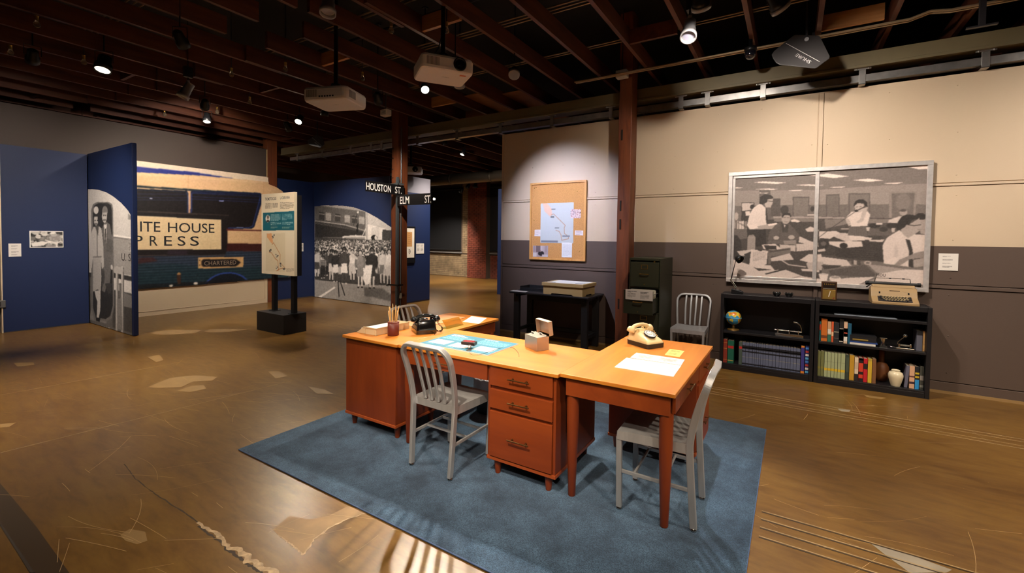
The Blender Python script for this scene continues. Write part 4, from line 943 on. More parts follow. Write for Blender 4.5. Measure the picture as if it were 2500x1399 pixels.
sp_.finish('print', sg, .0008, local=(-7.11, 4.26, 0))
for s, a, b in (('THE MOTORCADE', (150, 268), (295, 258)), ('LA CARAVANA', (345, 250), (472, 243))):
    A, B = [at_y(*p, 4.184) for p in crop(620, 440, 5.381, [a, b])]
    text_obj('lettering', s, ink, sg, (A.x + 7.11, 4.183 - 4.26 - .0015, (A.z + B.z) / 2), (1, 0, 0), (0, 0, 1), .048, B.x - A.x, 0, bold=.01)

# ---- street name signs on the post
signb = mat('street_sign_black', (22, 20, 20), .35); signw = mat('street_sign_white', (226, 220, 212), .45)
s1 = thing('street_sign', 'black street sign reading HOUSTON ST.', 'sign', (-6.147, 5.62, 2.33))
bx('blade', signb, s1, -.004, .004, -.46, .43, 0, .185, .001)
for s, a, b in (('HOUSTON', (489, 225), (712, 252)), ('ST.', (748, 262), (808, 268))):
    A, B = [at_x(*p, -6.155) for p in crop(760, 400, 3.682, [a, b])]
    text_obj('lettering', s, signw, s1, (.0055, A.y - 5.62, .03), (0, 1, 0), (0, 0, 1), .125, B.y - A.y, 0, bold=.012)
for y in (-.44, .41): MB().lathe([(.006, 0), (.005, .003)], 8, (.004, y, .16), (1, 0, 0)).build('rivet', galv, s1)
s2 = thing('street_sign', 'black street sign reading ELM ST.', 'sign', (-5.73, 5.882, 2.135))
bx('blade', signb, s2, -.41, .405, -.004, .004, 0, .195, .001)
for s, a, b in (('ELM', (797, 370), (880, 362)), ('ST.', (1018, 352), (1078, 348))):
    A, B = [at_y(*p, 5.877) for p in crop(760, 400, 3.682, [a, b])]
    text_obj('lettering', s, signw, s2, (A.x + 5.73, -.0055, .03), (1, 0, 0), (0, 0, 1), .135, B.x - A.x, 0, bold=.012)
for x in (-.39, .385): MB().lathe([(.006, 0), (.005, .003)], 8, (x, -.004, .17), (0, -1, 0)).build('rivet', galv, s2)

# ---- far end of the hall: brick wall, piers, blinds, another partition
brickm = mat('brick_red', (112, 52, 34), .8, var=.45, vscale=3); mortar = mat('mortar', (92, 76, 62), .9); brickp = mat('brick_pale', (150, 128, 98), .8, var=.4, vscale=3)
wall_back = struct(bx('wall_back', mortar, None, -14.2, 4.4, 14.5, 14.7, 0, DZ))
def bricks(x0, x1, z0, z1, y, mt, name, parent, seed, bw=.215, bh=.075, gap=.012):
    rr = random.Random(seed); mb = MB(); r = 0; z = z0 + gap
    while z + bh <= z1 + .001:
        x = x0 - (bw / 2 if r % 2 else 0)
        while x < x1:
            a, b = max(x, x0), min(x + bw - gap, x1)
            if b - a > .03: o = rr.uniform(0, .008); mb.box(a, b, y - .02 - o, y, z, z + bh - gap)
            x += bw
        z += bh; r += 1
    o = mb.build(name, mt, parent); o['kind'] = 'stuff'; return o
bricks(-13.2, -10.98, 0, .95, 14.5, brickp, 'brickwork', wall_back, 1)
pier = struct(bx('trim_2', mortar, None, -10.95, -10.05, 14.25, 14.5, 0, 4.1)); pier['label'] = 'red brick pier at the far end of the hall'
bricks(-10.95, -10.05, 0, 4.05, 14.25, brickm, 'brickwork', pier, 2)
bricks(-11.4, -10.96, .95, 4.05, 14.5, brickp, 'brickwork', wall_back, 3)
bricks(-10.0, -8.6, 0, .95, 14.5, brickm, 'brickwork', wall_back, 4)
shade = mat('blind_black', (20, 20, 22), .7)
for i, (a, b) in enumerate(((-13.3, -11.42), (-10.0, -8.4))):
    t = thing('roller_blind', ('wide black roller blind covering the window left of the brick pier', 'black roller blind covering the window right of the brick pier')[i], 'blind', ((a + b) / 2, 14.42, 0)); ww = (b - a) / 2
    MB().box(-ww, ww, -.004, .004, 1.1, 3.55).build('cloth', shade, t); MB().tube([(-ww, 0, 1.09), (ww, 0, 1.09)], .02, 8).build('bottom_bar', shade, t); MB().tube([(-ww, .01, 3.56), (ww, .01, 3.56)], .04, 10).build('roller', shade, t); bx('sill', mat('sill_grey', (120, 116, 112), .5), t, -ww, ww, -.04, .07, .955, 1.0)
t = thing('partition_wall', 'far navy partition wall beyond the sliding panel', 'partition', (-5.9, 10.5, 0)); bx('panel', navy, t, -1.12, 1.6, 0, .07, 0, 2.95, .003)
# ================================================================ THINGS ON AND AGAINST THE PANELLED WALL
alf = mat('frame_aluminium', (205, 198, 194), .38, .5, var=.12, vscale=20)
# ---- window-framed newsroom photograph
fx0, fx1, fz0, fz1 = -.707, 1.222, 1.048, 2.428
nf = thing('framed_photo', 'large aluminium window frame holding a black and white newsroom photograph', 'picture', ((fx0 + fx1) / 2, WY, fz0))
fw, fh = (fx1 - fx0) / 2, fz1 - fz0
bx('backing', blackm, nf, -fw + .004, fw - .004, -.03, -.009, .004, fh - .004)
for a in ((-fw, fw, fh - .045, fh), (-fw, fw, 0, .045), (-fw, -fw + .045, .045, fh - .045), (fw - .045, fw, .045, fh - .045)): bx('frame_bar', alf, nf, a[0], a[1], -.055, -.009, a[2], a[3], .002)
mx = .225 - (fx0 + fx1) / 2
for a in ((-fw + .055, mx + .02, fh - .08, fh - .052), (-fw + .055, mx + .02, .052, .08), (-fw + .05, -fw + .078, .08, fh - .08), (mx - .02, mx + .02, .08, fh - .08)): bx('sash_bar', alf, nf, a[0], a[1], -.048, -.032, a[2], a[3], .002)
PY = WY - .032
def sp2(g):
    g = 34 + g * .82
    return (g * 1.0, g * .91, g * .86)
np_ = PlanePaint('y', PY, fx0 + .045, fx1 - .045, fz0 + .045, fz1 - .045, 400, 280, sp2(96))
A_ = lambda: np_.crop(1760, 380, 4.1148)
B_ = lambda: np_.crop(1990, 380, 3.887)
A_(); np_.poly([(60, 100), (1300, 60), (1300, 345), (60, 352)], sp2(108)); B_(); np_.poly([(0, 60), (1100, 0), (1100, 262), (660, 282), (0, 330)], sp2(108))
for k in range(7): np_.line([(0, 150 + 26 * k), (1100, 60 + 26 * k)], 1.5, sp2(92), .8)
for k in range(6): np_.line([(60 + 200 * k, 60), (300 + 80 * k, 310)], 1.5, sp2(95), .7)
np_.poly([(0, 328), (660, 282), (1100, 262), (1100, 460), (0, 466)], sp2(136)).poly([(0, 466), (1100, 458), (1100, 700), (0, 700)], sp2(94))
A_(); np_.poly([(60, 352), (1010, 345), (1010, 492), (60, 505)], sp2(134)).poly([(60, 505), (1010, 492), (1010, 640), (60, 760)], sp2(92)).poly([(385, 350), (500, 350), (500, 640), (385, 640)], sp2(84))
for q in ([(335, 270), (420, 258), (655, 270), (560, 285)], [(345, 337), (480, 330), (590, 337), (500, 344)], [(140, 318), (222, 320), (190, 328), (140, 328)], [(385, 373), (480, 372), (460, 379), (395, 379)], [(755, 297), (860, 288), (1030, 297), (940, 305)], [(675, 347), (820, 345), (790, 354), (690, 353)]): np_.poly(q, sp2(240))
np_.poly([(500, 430), (598, 428), (598, 610), (500, 610)], sp2(66)).poly([(722, 412), (888, 412), (888, 610), (722, 610)], sp2(76)).poly([(732, 425), (878, 425), (878, 610), (732, 610)], sp2(104))
B_()
for q in ([(-60, 185), (130, 170), (320, 196), (180, 213)], [(358, 232), (500, 218), (650, 235), (510, 248)], [(135, 297), (290, 293), (250, 304), (150, 303)], [(650, 262), (840, 253), (780, 268), (690, 268)], [(855, 98), (1080, 88), (1080, 128), (990, 132)]): np_.poly(q, sp2(240))
np_.poly([(102, 368), (232, 366), (232, 580), (102, 580)], sp2(74)).poly([(112, 378), (222, 376), (222, 580), (112, 580)], sp2(96)).poly([(315, 358), (524, 354), (520, 600), (315, 600)], sp2(80)).poly([(330, 370), (510, 366), (506, 600), (330, 600)], sp2(104)).poly([(700, 345), (968, 337), (948, 590), (700, 590)], sp2(126)).poly([(728, 358), (945, 352), (930, 590), (728, 590)], sp2(92)).ell((835, 440), 70, 80, sp2(122), .6, 8)
np_.poly([(1000, 340), (1100, 335), (1100, 470), (1000, 460)], sp2(128))
np_.poly([(0, 578), (300, 584), (620, 592), (1000, 600), (1000, 1000), (0, 1000)], sp2(60)).poly([(30, 580), (310, 586), (310, 600), (30, 596)], sp2(150)).poly([(90, 602), (300, 604), (300, 650), (100, 692)], sp2(112)).poly([(500, 600), (780, 605), (780, 640), (500, 640)], sp2(110))
A_(); np_.poly([(60, 700), (480, 640), (960, 640), (1010, 660), (1010, 1300), (60, 1300)], sp2(52)).poly([(528, 610), (1010, 614), (1010, 632), (528, 628)], sp2(150)).poly([(535, 632), (980, 636), (980, 665), (535, 662)], sp2(112))
np_.poly([(205, 470), (335, 470), (335, 545), (205, 568)], sp2(50)).poly([(212, 478), (326, 478), (326, 540), (212, 558)], sp2(188)).ell((318, 515), 24, 24, sp2(34)).poly([(210, 560), (240, 555), (300, 600), (270, 680), (200, 650)], sp2(40)).poly([(245, 560), (290, 560), (290, 600), (250, 605)], sp2(214)).ell((640, 545), 40, 45, sp2(46)).ell((920, 535), 20, 26, sp2(40)).poly([(868, 590), (950, 588), (950, 600), (868, 602)], sp2(210))
rr = random.Random(1)
for k in range(16): x = 135 + 8 * k; np_.poly([(x, 660 + rr.uniform(-8, 8)), (x + 7, 655), (x + 9, 738), (x + 2, 738)], sp2(rr.choice((200, 150, 225, 90))))
np_.poly([(130, 740), (265, 735), (270, 830), (130, 850)], sp2(84)).ell((155, 610), 20, 40, sp2(170))
# standing man
np_.poly([(262, 740), (452, 735), (455, 910), (268, 916)], sp2(32)).poly([(395, 480), (450, 525), (462, 690), (452, 736), (290, 742), (262, 700), (288, 590), (330, 520)], sp2(216)).poly([(448, 530), (458, 530), (472, 640), (460, 690), (452, 640)], sp2(40)).poly([(300, 720), (420, 700), (500, 682), (545, 700), (520, 735), (350, 742)], sp2(158)).poly([(265, 700), (300, 740), (372, 728), (362, 690)], sp2(226))
np_.poly([(456, 440), (522, 428), (524, 470), (508, 500), (500, 522), (450, 520), (438, 490)], sp2(170)).poly([(388, 485), (394, 415), (440, 388), (500, 395), (528, 420), (520, 432), (468, 440), (462, 470), (440, 478), (420, 490)], sp2(34)).line([(462, 452), (520, 462)], 5, sp2(24)).poly([(470, 690), (560, 674), (572, 690), (480, 708)], sp2(232))
# seated man
np_.poly([(595, 665), (690, 688), (760, 760), (802, 822), (760, 852), (470, 846), (488, 770), (540, 704)], sp2(74)).poly([(604, 672), (682, 692), (672, 770), (616, 770)], sp2(48)).line([(600, 690), (590, 840)], 4, sp2(50)).ell((652, 632), 42, 56, sp2(160)).poly([(612, 615), (620, 585), (650, 572), (692, 577), (708, 610), (700, 622), (690, 600), (640, 596), (618, 625)], sp2(30)).line([(628, 622), (650, 620)], 5, sp2(60)).line([(664, 622), (686, 624)], 5, sp2(60)).line([(640, 664), (668, 666)], 4, sp2(90)).ell((556, 826), 28, 20, sp2(166)).ell((708, 820), 32, 22, sp2(166)).poly([(630, 690), (650, 700), (640, 725)], sp2(200))
# clutter of the left desks
np_.poly([(480, 850), (640, 850), (640, 890), (470, 880)], sp2(80)).poly([(625, 855), (755, 848), (758, 895), (640, 892)], sp2(128)).poly([(590, 892), (752, 902), (750, 962), (600, 950)], sp2(186)).poly([(410, 895), (545, 885), (640, 962), (430, 938)], sp2(208)).poly([(755, 885), (950, 885), (950, 945), (760, 962)], sp2(196))
for k in range(8): np_.line([(765 + 23 * k, 888), (768 + 23 * k, 955)], 1.5, sp2(140), .7)
np_.poly([(700, 650), (740, 636), (800, 660), (780, 670), (710, 665)], sp2(216)).poly([(846, 740), (900, 712), (985, 745), (980, 760), (870, 765)], sp2(206)).poly([(790, 810), (900, 860), (1000, 880), (1000, 920), (860, 890), (780, 870)], sp2(200)).poly([(990, 770), (1010, 760), (1010, 860), (990, 840)], sp2(205))
np_.poly([(270, 818), (284, 798), (330, 796), (346, 820), (346, 945), (264, 952)], sp2(140)).poly([(288, 796), (326, 794), (326, 812), (288, 814)], sp2(120)).poly([(120, 795), (165, 802), (205, 860), (208, 980), (120, 1035)], sp2(34))
np_.poly([(160, 960), (300, 945), (300, 1000), (200, 1010)], sp2(190)).poly([(235, 990), (310, 960), (290, 1100), (240, 1060)], sp2(44)).poly([(304, 942), (472, 956), (458, 1090), (362, 1132), (285, 1102)], sp2(210)).lines(320, 965, 455, 1060, 9, sp2(150), 3).poly([(370, 945), (415, 950), (410, 960), (372, 955)], sp2(30))
np_.poly([(472, 956), (698, 924), (700, 990), (500, 1015), (500, 1090), (475, 1090)], sp2(96)).poly([(480, 960), (690, 932), (690, 945), (485, 975)], sp2(60)).poly([(500, 1030), (690, 980), (735, 1045), (505, 1062)], sp2(196)).poly([(790, 1050), (880, 990), (1010, 990), (1010, 1070), (900, 1078)], sp2(206)).poly([(860, 1075), (1010, 1062), (1010, 1150), (856, 1142)], sp2(176)).poly([(430, 900), (555, 905), (560, 945), (450, 940)], sp2(36))
np_.poly([(110, 1038), (300, 1100), (380, 1158), (700, 1130), (820, 1212), (1010, 1240), (1010, 1290), (60, 1270)], sp2(206)).poly([(160, 1130), (220, 1150), (262, 1180), (220, 1235), (180, 1200)], sp2(150), .7).poly([(440, 1186), (640, 1134), (650, 1146), (452, 1196)], sp2(40)).poly([(380, 1100), (500, 1100), (540, 1150), (370, 1130)], sp2(212)).poly([(490, 1090), (560, 1068), (860, 1092), (900, 1200), (830, 1214), (640, 1142), (540, 1150)], sp2(54)).line([(600, 1045), (680, 1095), (850, 1118)], 10, sp2(200)).line([(690, 1238), (800, 1210)], 4, sp2(70)).poly([(805, 1135), (990, 1150), (990, 1170), (815, 1160)], sp2(205))
# right half
B_()
np_.poly([(60, 705), (640, 720), (650, 1010), (20, 930)], sp2(46)).poly([(500, 690), (720, 700), (760, 760), (500, 760)], sp2(76)).poly([(180, 820), (650, 818), (640, 1010), (560, 1000), (200, 960)], sp2(38))
for k in range(5): np_.line([(330 + 8 * k, 885 + 22 * k), (560, 900 + 20 * k)], 3, sp2(70), .7)
np_.poly([(40, 720), (200, 715), (240, 735), (140, 790), (35, 780)], sp2(206)).poly([(236, 732), (320, 738), (410, 806), (290, 815), (180, 770)], sp2(190)).poly([(320, 745), (460, 765), (475, 806), (330, 800)], sp2(214)).poly([(460, 770), (540, 780), (530, 800), (470, 798)], sp2(206)).poly([(510, 800), (660, 796), (640, 818), (520, 815)], sp2(196)).poly([(130, 815), (440, 812), (455, 862), (250, 880), (130, 840)], sp2(208)).ell((80, 838), 52, 46, sp2(34)).ell((270, 855), 38, 28, sp2(28)).ell((80, 835), 26, 22, sp2(80)).line([(290, 850), (310, 900)], 5, sp2(40)).poly([(240, 690), (330, 690), (320, 700), (250, 700)], sp2(205)).poly([(20, 895), (90, 880), (100, 905), (30, 915)], sp2(190))
np_.ell((565, 665), 55, 22, sp2(30)).ell((650, 700), 40, 24, sp2(36)).ell((730, 665), 55, 25, sp2(30)).poly([(725, 688), (760, 686), (755, 728), (728, 728)], sp2(180)).poly([(480, 680), (520, 678), (515, 716), (485, 716)], sp2(190)).poly([(580, 640), (640, 640), (640, 655), (580, 655)], sp2(200))
# woman on the telephone
np_.poly([(325, 668), (482, 666), (500, 768), (310, 756)], sp2(86))
for k in range(8): np_.line([(335 + 19 * k, 672), (328 + 22 * k, 758)], 3, sp2(60), .8)
np_.poly([(345, 532), (410, 525), (500, 530), (524, 560), (494, 668), (340, 672), (330, 620), (285, 596)], sp2(214)).poly([(285, 590), (320, 600), (340, 660), (320, 670), (300, 640)], sp2(172)).poly([(390, 630), (430, 600), (455, 500), (500, 488), (480, 560), (455, 625), (410, 640)], sp2(178)).ell((420, 484), 42, 54, sp2(178)).poly([(366, 480), (376, 440), (410, 415), (455, 415), (492, 440), (498, 486), (470, 480), (462, 455), (400, 452), (382, 470)], sp2(26)).line([(390, 488), (405, 486)], 6, sp2(60)).line([(425, 486), (440, 484)], 6, sp2(60)).poly([(372, 516), (400, 512), (412, 530), (378, 536)], sp2(22)).line([(400, 520), (470, 486)], 9, sp2(26)).line([(375, 536), (150, 690), (36, 776)], 5, sp2(36))
# people behind and man at the right
np_.ell((838, 540), 36, 28, sp2(150)).ell((835, 520), 30, 12, sp2(60)).poly([(700, 610), (800, 575), (830, 580), (800, 640), (690, 635)], sp2(196)).ell((1000, 580), 50, 36, sp2(26)).poly([(985, 610), (1100, 600), (1100, 750), (1000, 740)], sp2(150))
np_.poly([(640, 850), (680, 780), (800, 705), (880, 782), (940, 745), (1100, 760), (1100, 960), (930, 950), (930, 1062), (760, 1036), (652, 1022)], sp2(206)).poly([(760, 830), (790, 900), (770, 1000), (750, 960)], sp2(170), .6, 3).poly([(858, 792), (900, 800), (926, 900), (932, 1064), (884, 1052), (890, 900)], sp2(34)).poly([(752, 1036), (800, 988), (960, 920), (1100, 890), (1100, 960), (900, 982), (800, 1048)], sp2(128)).poly([(650, 1000), (760, 960), (785, 975), (745, 1036), (652, 1024)], sp2(214)).poly([(930, 990), (1100, 960), (1100, 1040), (940, 1060)], sp2(150))
np_.poly([(812, 700), (890, 655), (990, 592), (1002, 650), (1012, 700), (985, 720), (940, 748), (880, 785), (825, 735)], sp2(156)).poly([(770, 700), (786, 630), (820, 580), (870, 558), (950, 566), (990, 592), (920, 612), (890, 655), (830, 690), (790, 712)], sp2(24)).ell((872, 676), 14, 22, sp2(150)).line([(880, 655), (940, 665), (1002, 656)], 7, sp2(20)).line([(975, 702), (1008, 698)], 5, sp2(90))
# foreground papers
np_.poly([(0, 950), (300, 990), (345, 1045), (200, 1052), (0, 1010)], sp2(204)).poly([(0, 1000), (80, 1010), (60, 1090), (0, 1085)], sp2(170)).poly([(340, 990), (430, 1000), (435, 1040), (345, 1030)], sp2(60)).poly([(365, 992), (395, 995), (395, 1036), (368, 1032)], sp2(170)).ell((500, 1018), 34, 20, sp2(180)).ell((500, 1018), 20, 10, sp2(90))
np_.poly([(130, 1090), (470, 1034), (572, 1122), (556, 1162), (380, 1146), (150, 1135)], sp2(70)).poly([(60, 1040), (250, 1040), (230, 1060), (90, 1080)], sp2(50)).poly([(500, 1030), (640, 1046), (855, 1076), (640, 1122), (580, 1110)], sp2(150)).poly([(600, 1122), (860, 1078), (1100, 1090), (1100, 1230), (560, 1190)], sp2(208)).poly([(0, 1210), (300, 1160), (570, 1150), (380, 1240), (0, 1260)], sp2(210)).poly([(430, 1225), (570, 1165), (580, 1200), (540, 1235)], sp2(140))
np_.poly([(34, 1124), (126, 1122), (112, 1190), (50, 1190)], sp2(226)).ell((80, 1124), 46, 9, sp2(196)).ell((190, 1168), 56, 30, sp2(222)).ell((192, 1156), 40, 12, sp2(150)).blur(1).noise(3.5, 1, 2)
q = np_.finish('photo_print', nf, .0, local=((fx0 + fx1) / 2, WY, fz0))
A1, B1_ = [at_y(*p, PY) for p in crop(1990, 380, 3.887, [(582, 1146), (668, 1150)])]
text_obj('lettering', 'MOU', ink, nf, (A1.x - (fx0 + fx1) / 2, PY - WY - .002, A1.z - fz0), (1, 0, 0), (0, 0, 1), .035, B1_.x - A1.x, 0)
cardy('wall_label', WY - .001, 1.298, 1.449, 1.283, 1.46, 'small white text label on the brown dado beside the newsroom photograph', 'label', [(.2, .14, .62, .2, 2), (.2, .32, .72, .44, 3), (.2, .56, .62, .62, 2), (.2, .72, .7, .84, 3)], 4)

# ---- cork board and what is pinned on it
cbx0, cbx1, cbz0, cbz1 = -3.606, -2.64, 1.23, 2.453
cork = mat('cork', (194, 138, 78), .85, var=.16, vscale=120, bump=.3, bscale=200)
oak = wood('light_oak', (196, 138, 70), (214, 158, 90), 2, 5, .45)
cb = thing('cork_board', 'oak framed cork board hung over the black side table', 'notice board', ((cbx0 + cbx1) / 2, WY, cbz0)); w2, h2 = (cbx1 - cbx0) / 2, cbz1 - cbz0
bx('cork_sheet', cork, cb, -w2 + .02, w2 - .02, -.02, -.009, .02, h2 - .02)
for a in ((-w2, w2, h2 - .03, h2), (-w2, w2, 0, .03), (-w2, -w2 + .03, .03, h2 - .03), (w2 - .03, w2, .03, h2 - .03)): bx('frame_bar', oak, cb, a[0], a[1], -.034, -.009, a[2], a[3], .002)
CBY = WY - .0205
kc = lambda pts: crop(1280, 420, 6.085, pts)
def pinned(name, pts, label, cat, col, painter=None, W=40, th=.0012, lift=0):
    P = [at_y(*p, CBY) for p in kc(pts)]; c = sum(P, Vector()) / len(P); c = Vector((c.x, CBY - lift, c.z))
    t = thing(name, label, cat, c)
    loc = [(p.x - c.x, p.z - c.z) for p in P]
    MB().prism(loc, -th, 0, 'y').build('sheet', mat('sheet_%d_%d_%d' % col, col, .7), t)
    if painter:
        xs = [p[0] for p in loc]; zs = [p[1] for p in loc]; a0, a1, z0, z1 = min(xs) + .004, max(xs) - .004, min(zs) + .004, max(zs) - .004
        pp = Paint(W, max(8, int(W * (z1 - z0) / (a1 - a0))), col); painter(pp); pp.build('print', t, (a0, -th - .0006, z1), (1, 0, 0), (0, 0, -1), a1 - a0, z1 - z0)
    return t
def p_map(p):
    p.poly([(.06, 0), (.2, 0), (.34, .14), (.36, .28), (.3, .34), (.12, .2)], (222, 178, 152)); rr = random.Random(2)
    for k in range(22): p.line([(rr.random(), rr.random()), (rr.random(), rr.random())], .006, (186, 188, 186), .5)
    for k in range(9): p.line([(k / 9, 0), (k / 9, 1)], .005, (196, 198, 196), .5); p.line([(0, k / 9), (1, k / 9)], .005, (196, 198, 196), .5)
    p.line([(.33, .3), (.4, .27), (.76, .56), (.73, .62), (.74, .76), (.86, .83), (.86, .89), (.66, .93), (.64, .8), (.58, .71), (.48, .68)], .012, (170, 110, 70))
    for a in ((.33, .14, .46, .165), (.31, .33, .42, .37), (.44, .615, .58, .635)): p.rect(*a, (110, 112, 112))
    p.rect(.68, .81, .9, .85, (130, 134, 140)); p.rect(.02, .94, .55, .985, (120, 122, 130))
pinned('street_map', [(243, 482), (716, 448), (730, 1044), (252, 1055)], 'large white street map pinned to the cork board', 'map', (190, 193, 190), p_map, 90)
def p_speck(p):
    rr = random.Random(3)
    for k in range(120): p.ell((rr.random(), rr.random()), .03, .04, rr.choice(((150, 90, 90), (196, 150, 146), (90, 70, 84), (220, 196, 190))))
pinned('map_snippet', [(693, 553), (845, 556), (826, 690), (687, 662)], 'small reddish street plan pinned over the map edge', 'map', (216, 192, 190), p_speck, 32, lift=.003)
def p_note(p): p.line([(.1, .2), (.5, .18), (.8, .2)], .03, (130, 90, 90)).line([(.1, .5), (.4, .46), (.9, .5)], .03, (130, 90, 90)).line([(.1, .8), (.6, .78)], .03, (130, 90, 90))
pinned('note_card', [(752, 868), (876, 870), (874, 943), (750, 938)], 'white handwritten note card pinned alone right of the map', 'note', (222, 210, 208), p_note, 30)
pinned('note_card', [(160, 858), (246, 856), (243, 956), (150, 952)], 'white handwritten note card curling beside the map corner', 'note', (222, 210, 206), p_note, 26)
def p_strip(p): p.lines(.1, .08, .9, .9, 14, (190, 190, 192), 3)
pinned('note_strip', [(556, 1048), (672, 1048), (712, 1255), (586, 1270)], 'long white paper strip pinned under the map', 'note', (226, 224, 222), p_strip, 30, lift=.003)
def p_snap(p):
    p.rect(0, 0, 1, .62, (170, 150, 150)).rect(.2, 0, .55, .6, (120, 100, 100)).rect(.5, 0, .75, .55, (196, 180, 178)).ell((.55, .7), .2, .22, (40, 34, 36)).ell((.5, .5), .06, .09, (150, 120, 116)).rect(0, .65, .25, 1, (200, 190, 186)).rect(.62, .8, 1, 1, (190, 178, 176))
    for k in range(5): p.line([(.08 + .2 * k, 0), (.08 + .2 * k, .55)], .02, (110, 92, 94))
pinned('snapshot', [(128, 1095), (355, 1093), (352, 1258), (130, 1258)], 'black and white office snapshot pinned in the bottom corner of cork board', 'photograph', (170, 150, 150), p_snap, 44)
pinm = mat('pin_brass', (190, 150, 70), .3, .8)
for a in ((155, 240), (178, 232), (148, 716), (790, 285), (820, 1178)):
    p = at_y(*kc([a])[0], CBY); t = tag(MB().lathe([(.006, 0), (.006, .004), (.003, .005), (.003, .014), (.005, .016), (0, .018)], 8, (0, 0, 0), (0, -1, 0)).build('push_pin', pinm), 'spare brass push pin stuck in bare cork', 'pin', 'spare push pins'); t.location = p

# ---- light box, document tray and card on the side table
boxm = mat('archive_box_tan', (178, 148, 96), .6); lidw = mat('paper_white', (232, 228, 222), .6)
TZ = .768
qa, qb, qc = at_z(*crop(1220, 640, 5.68, [(625, 432)])[0], TZ), at_z(*crop(1220, 640, 5.68, [(1215, 470)])[0], TZ), at_z(*crop(1220, 640, 5.68, [(1435, 412)])[0], TZ)
bx0, bx1, by0, by1 = qa.x + .01, qb.x - .01, 5.745, 6.2
ab = thing('archive_box', 'tan cardboard archive box lying on the black side table', 'box', ((bx0 + bx1) / 2, by0, TZ)); bw_, bd_ = (bx1 - bx0) / 2, by1 - by0
htop = at_y(*crop(1220, 640, 5.68, [(1215, 320)])[0], by0).z - TZ
def scoop(w): return [(-w, 0), (-w * .62, 0), (-w * .55, .018), (w * .45, .018), (w * .55, 0), (w, 0), (w, htop - .03), (-w, htop - .03)]
MB().prism(scoop(bw_), 0, .008, 'y').build('front', boxm, ab); MB().prism(scoop(bw_), bd_ - .008, bd_, 'y').build('back', boxm, ab)
for s in (-1, 1): MB().prism([(.008, 0), (bd_ * .25, 0), (bd_ * .3, .016), (bd_ * .7, .016), (bd_ * .75, 0), (bd_ - .008, 0), (bd_ - .008, htop - .03), (.008, htop - .03)], min(s * bw_, s * (bw_ - .008)), max(s * bw_, s * (bw_ - .008)), 'x').build('side', boxm, ab)
bx('lid', boxm, ab, -bw_ - .018, bw_ + .018, -.018, bd_ + .018, htop - .045, htop, .003)
bx('lid_sheet', lidw, ab, -bw_ + .05, bw_ - .02, .03, bd_ - .02, htop, htop + .003)
for a in ((-.31, -.14, .05), (.15, .3, .1)): bx('strip', mat('slate_strip', (60, 66, 84), .5), ab, a[0], a[1], a[2], a[2] + .018, htop + .003, htop + .006)
dt = thing('document_tray', 'flat black tray lying on the black side table', 'tray', (-3.315, 6.12, TZ)); 
MB().box(-.25, .25, -.15, .15, 0, .008).box(-.25, -.242, -.15, .15, .008, .06).box(.242, .25, -.15, .15, .008, .06).box(-.242, .242, .142, .15, .008, .06).box(-.242, .242, -.15, -.142, .008, .045).build('tray', blk, dt, .002); bx('document', mat('document_grey', (60, 54, 50), .7), dt, -.2, .2, -.12, .12, .009, .012)
lp = thing('label_panel', 'pale text panel lying on the corner of the side table', 'label', (-3.46, 5.78, TZ)); bx('board', mat('card_white'), lp, -.13, .13, -.05, .05, 0, .006); pp = Paint(50, 20, (214, 206, 196)); pp.lines(.08, .1, .45, .9, 6, (130, 120, 112), 2).lines(.55, .1, .92, .9, 6, (130, 120, 112), 3).build('print', lp, (-.128, .048, .007), (1, 0, 0), (0, -1, 0), .256, .096)
# card on the open filing drawer
q0, q1 = [at_y(*p, CY0 - .275) for p in crop(1480, 600, 5.38, [(258, 551), (612, 735)])]
fs = thing('drawer_card', 'white bilingual text card standing on the open filing drawer front', 'label', ((q0.x + q1.x) / 2, CY0 - .2795, q1.z + .005)); ww, hh = (q1.x - q0.x) / 2, q0.z - q1.z - .02
bx('board', mat('card_white'), fs, -ww, ww, -.006, 0, 0, hh); pp = Paint(90, 40, (216, 206, 196)); pp.lines(.08, .14, .42, .3, 2, (50, 44, 42), 1, 1.).lines(.08, .36, .38, .8, 4, (120, 110, 104), 2).lines(.56, .16, .84, .34, 2, (50, 44, 42), 3, 1.).lines(.56, .4, .88, .86, 5, (120, 110, 104), 4).build('print', fs, (-ww + .001, -.0072, hh - .001), (1, 0, 0), (0, 0, -1), 2 * ww - .002, hh - .002)

# ---- books
pages_m = mat('page_edges', (196, 184, 158), .8, var=.1, vscale=40, stretch=(60, 1, 1))
def book(x0, x1, z, h, col, label, y=6.035, d=.17, bands=(), group=None, tilt=0., cat='book', text=None):
    lo, hi = (-.6875, .191) if x0 < .2 else (.2725, 1.1645)
    x0 = max(x0, lo); x1 = min(x1, hi); w = x1 - x0 - .0026
    t = thing('book', label, cat, (x0 + w / 2 + .0004, y, z + .0003), 0, group); t.rotation_euler = (0, tilt, 0)
    cm_ = mat('cloth_%d_%d_%d' % tuple(col), col, .55, bump=.1, bscale=300)
    c = min(.003, w * .18)
    MB().box(-w / 2, w / 2, 0, c, 0, h).box(-w / 2, -w / 2 + c, c, d, 0, h).box(w / 2 - c, w / 2, c, d, 0, h).build('cover', cm_, t)
    MB().box(-w / 2 + c, w / 2 - c, c, d - .004, .003, h - .004).build('pages', pages_m, t)
    for (a, b, bc) in bands: MB().box(-w / 2, w / 2, -.0006, 0, h * a, h * b).build('spine_band', mat('band_%d_%d_%d' % tuple(bc), bc, .5), t)
    return t
def bk(cv, xa, xb, yt, yb, col, label, y=6.035, **k):
    a = at_y(*cv([(xa, yb)])[0], y); b = at_y(*cv([(xb, yb)])[0], y); tp = at_y(*cv([((xa + xb) / 2, yt)])[0], y)
    z = k.pop('z'); return book(a.x, b.x, z, tp.z - z, col, label, y, **k)
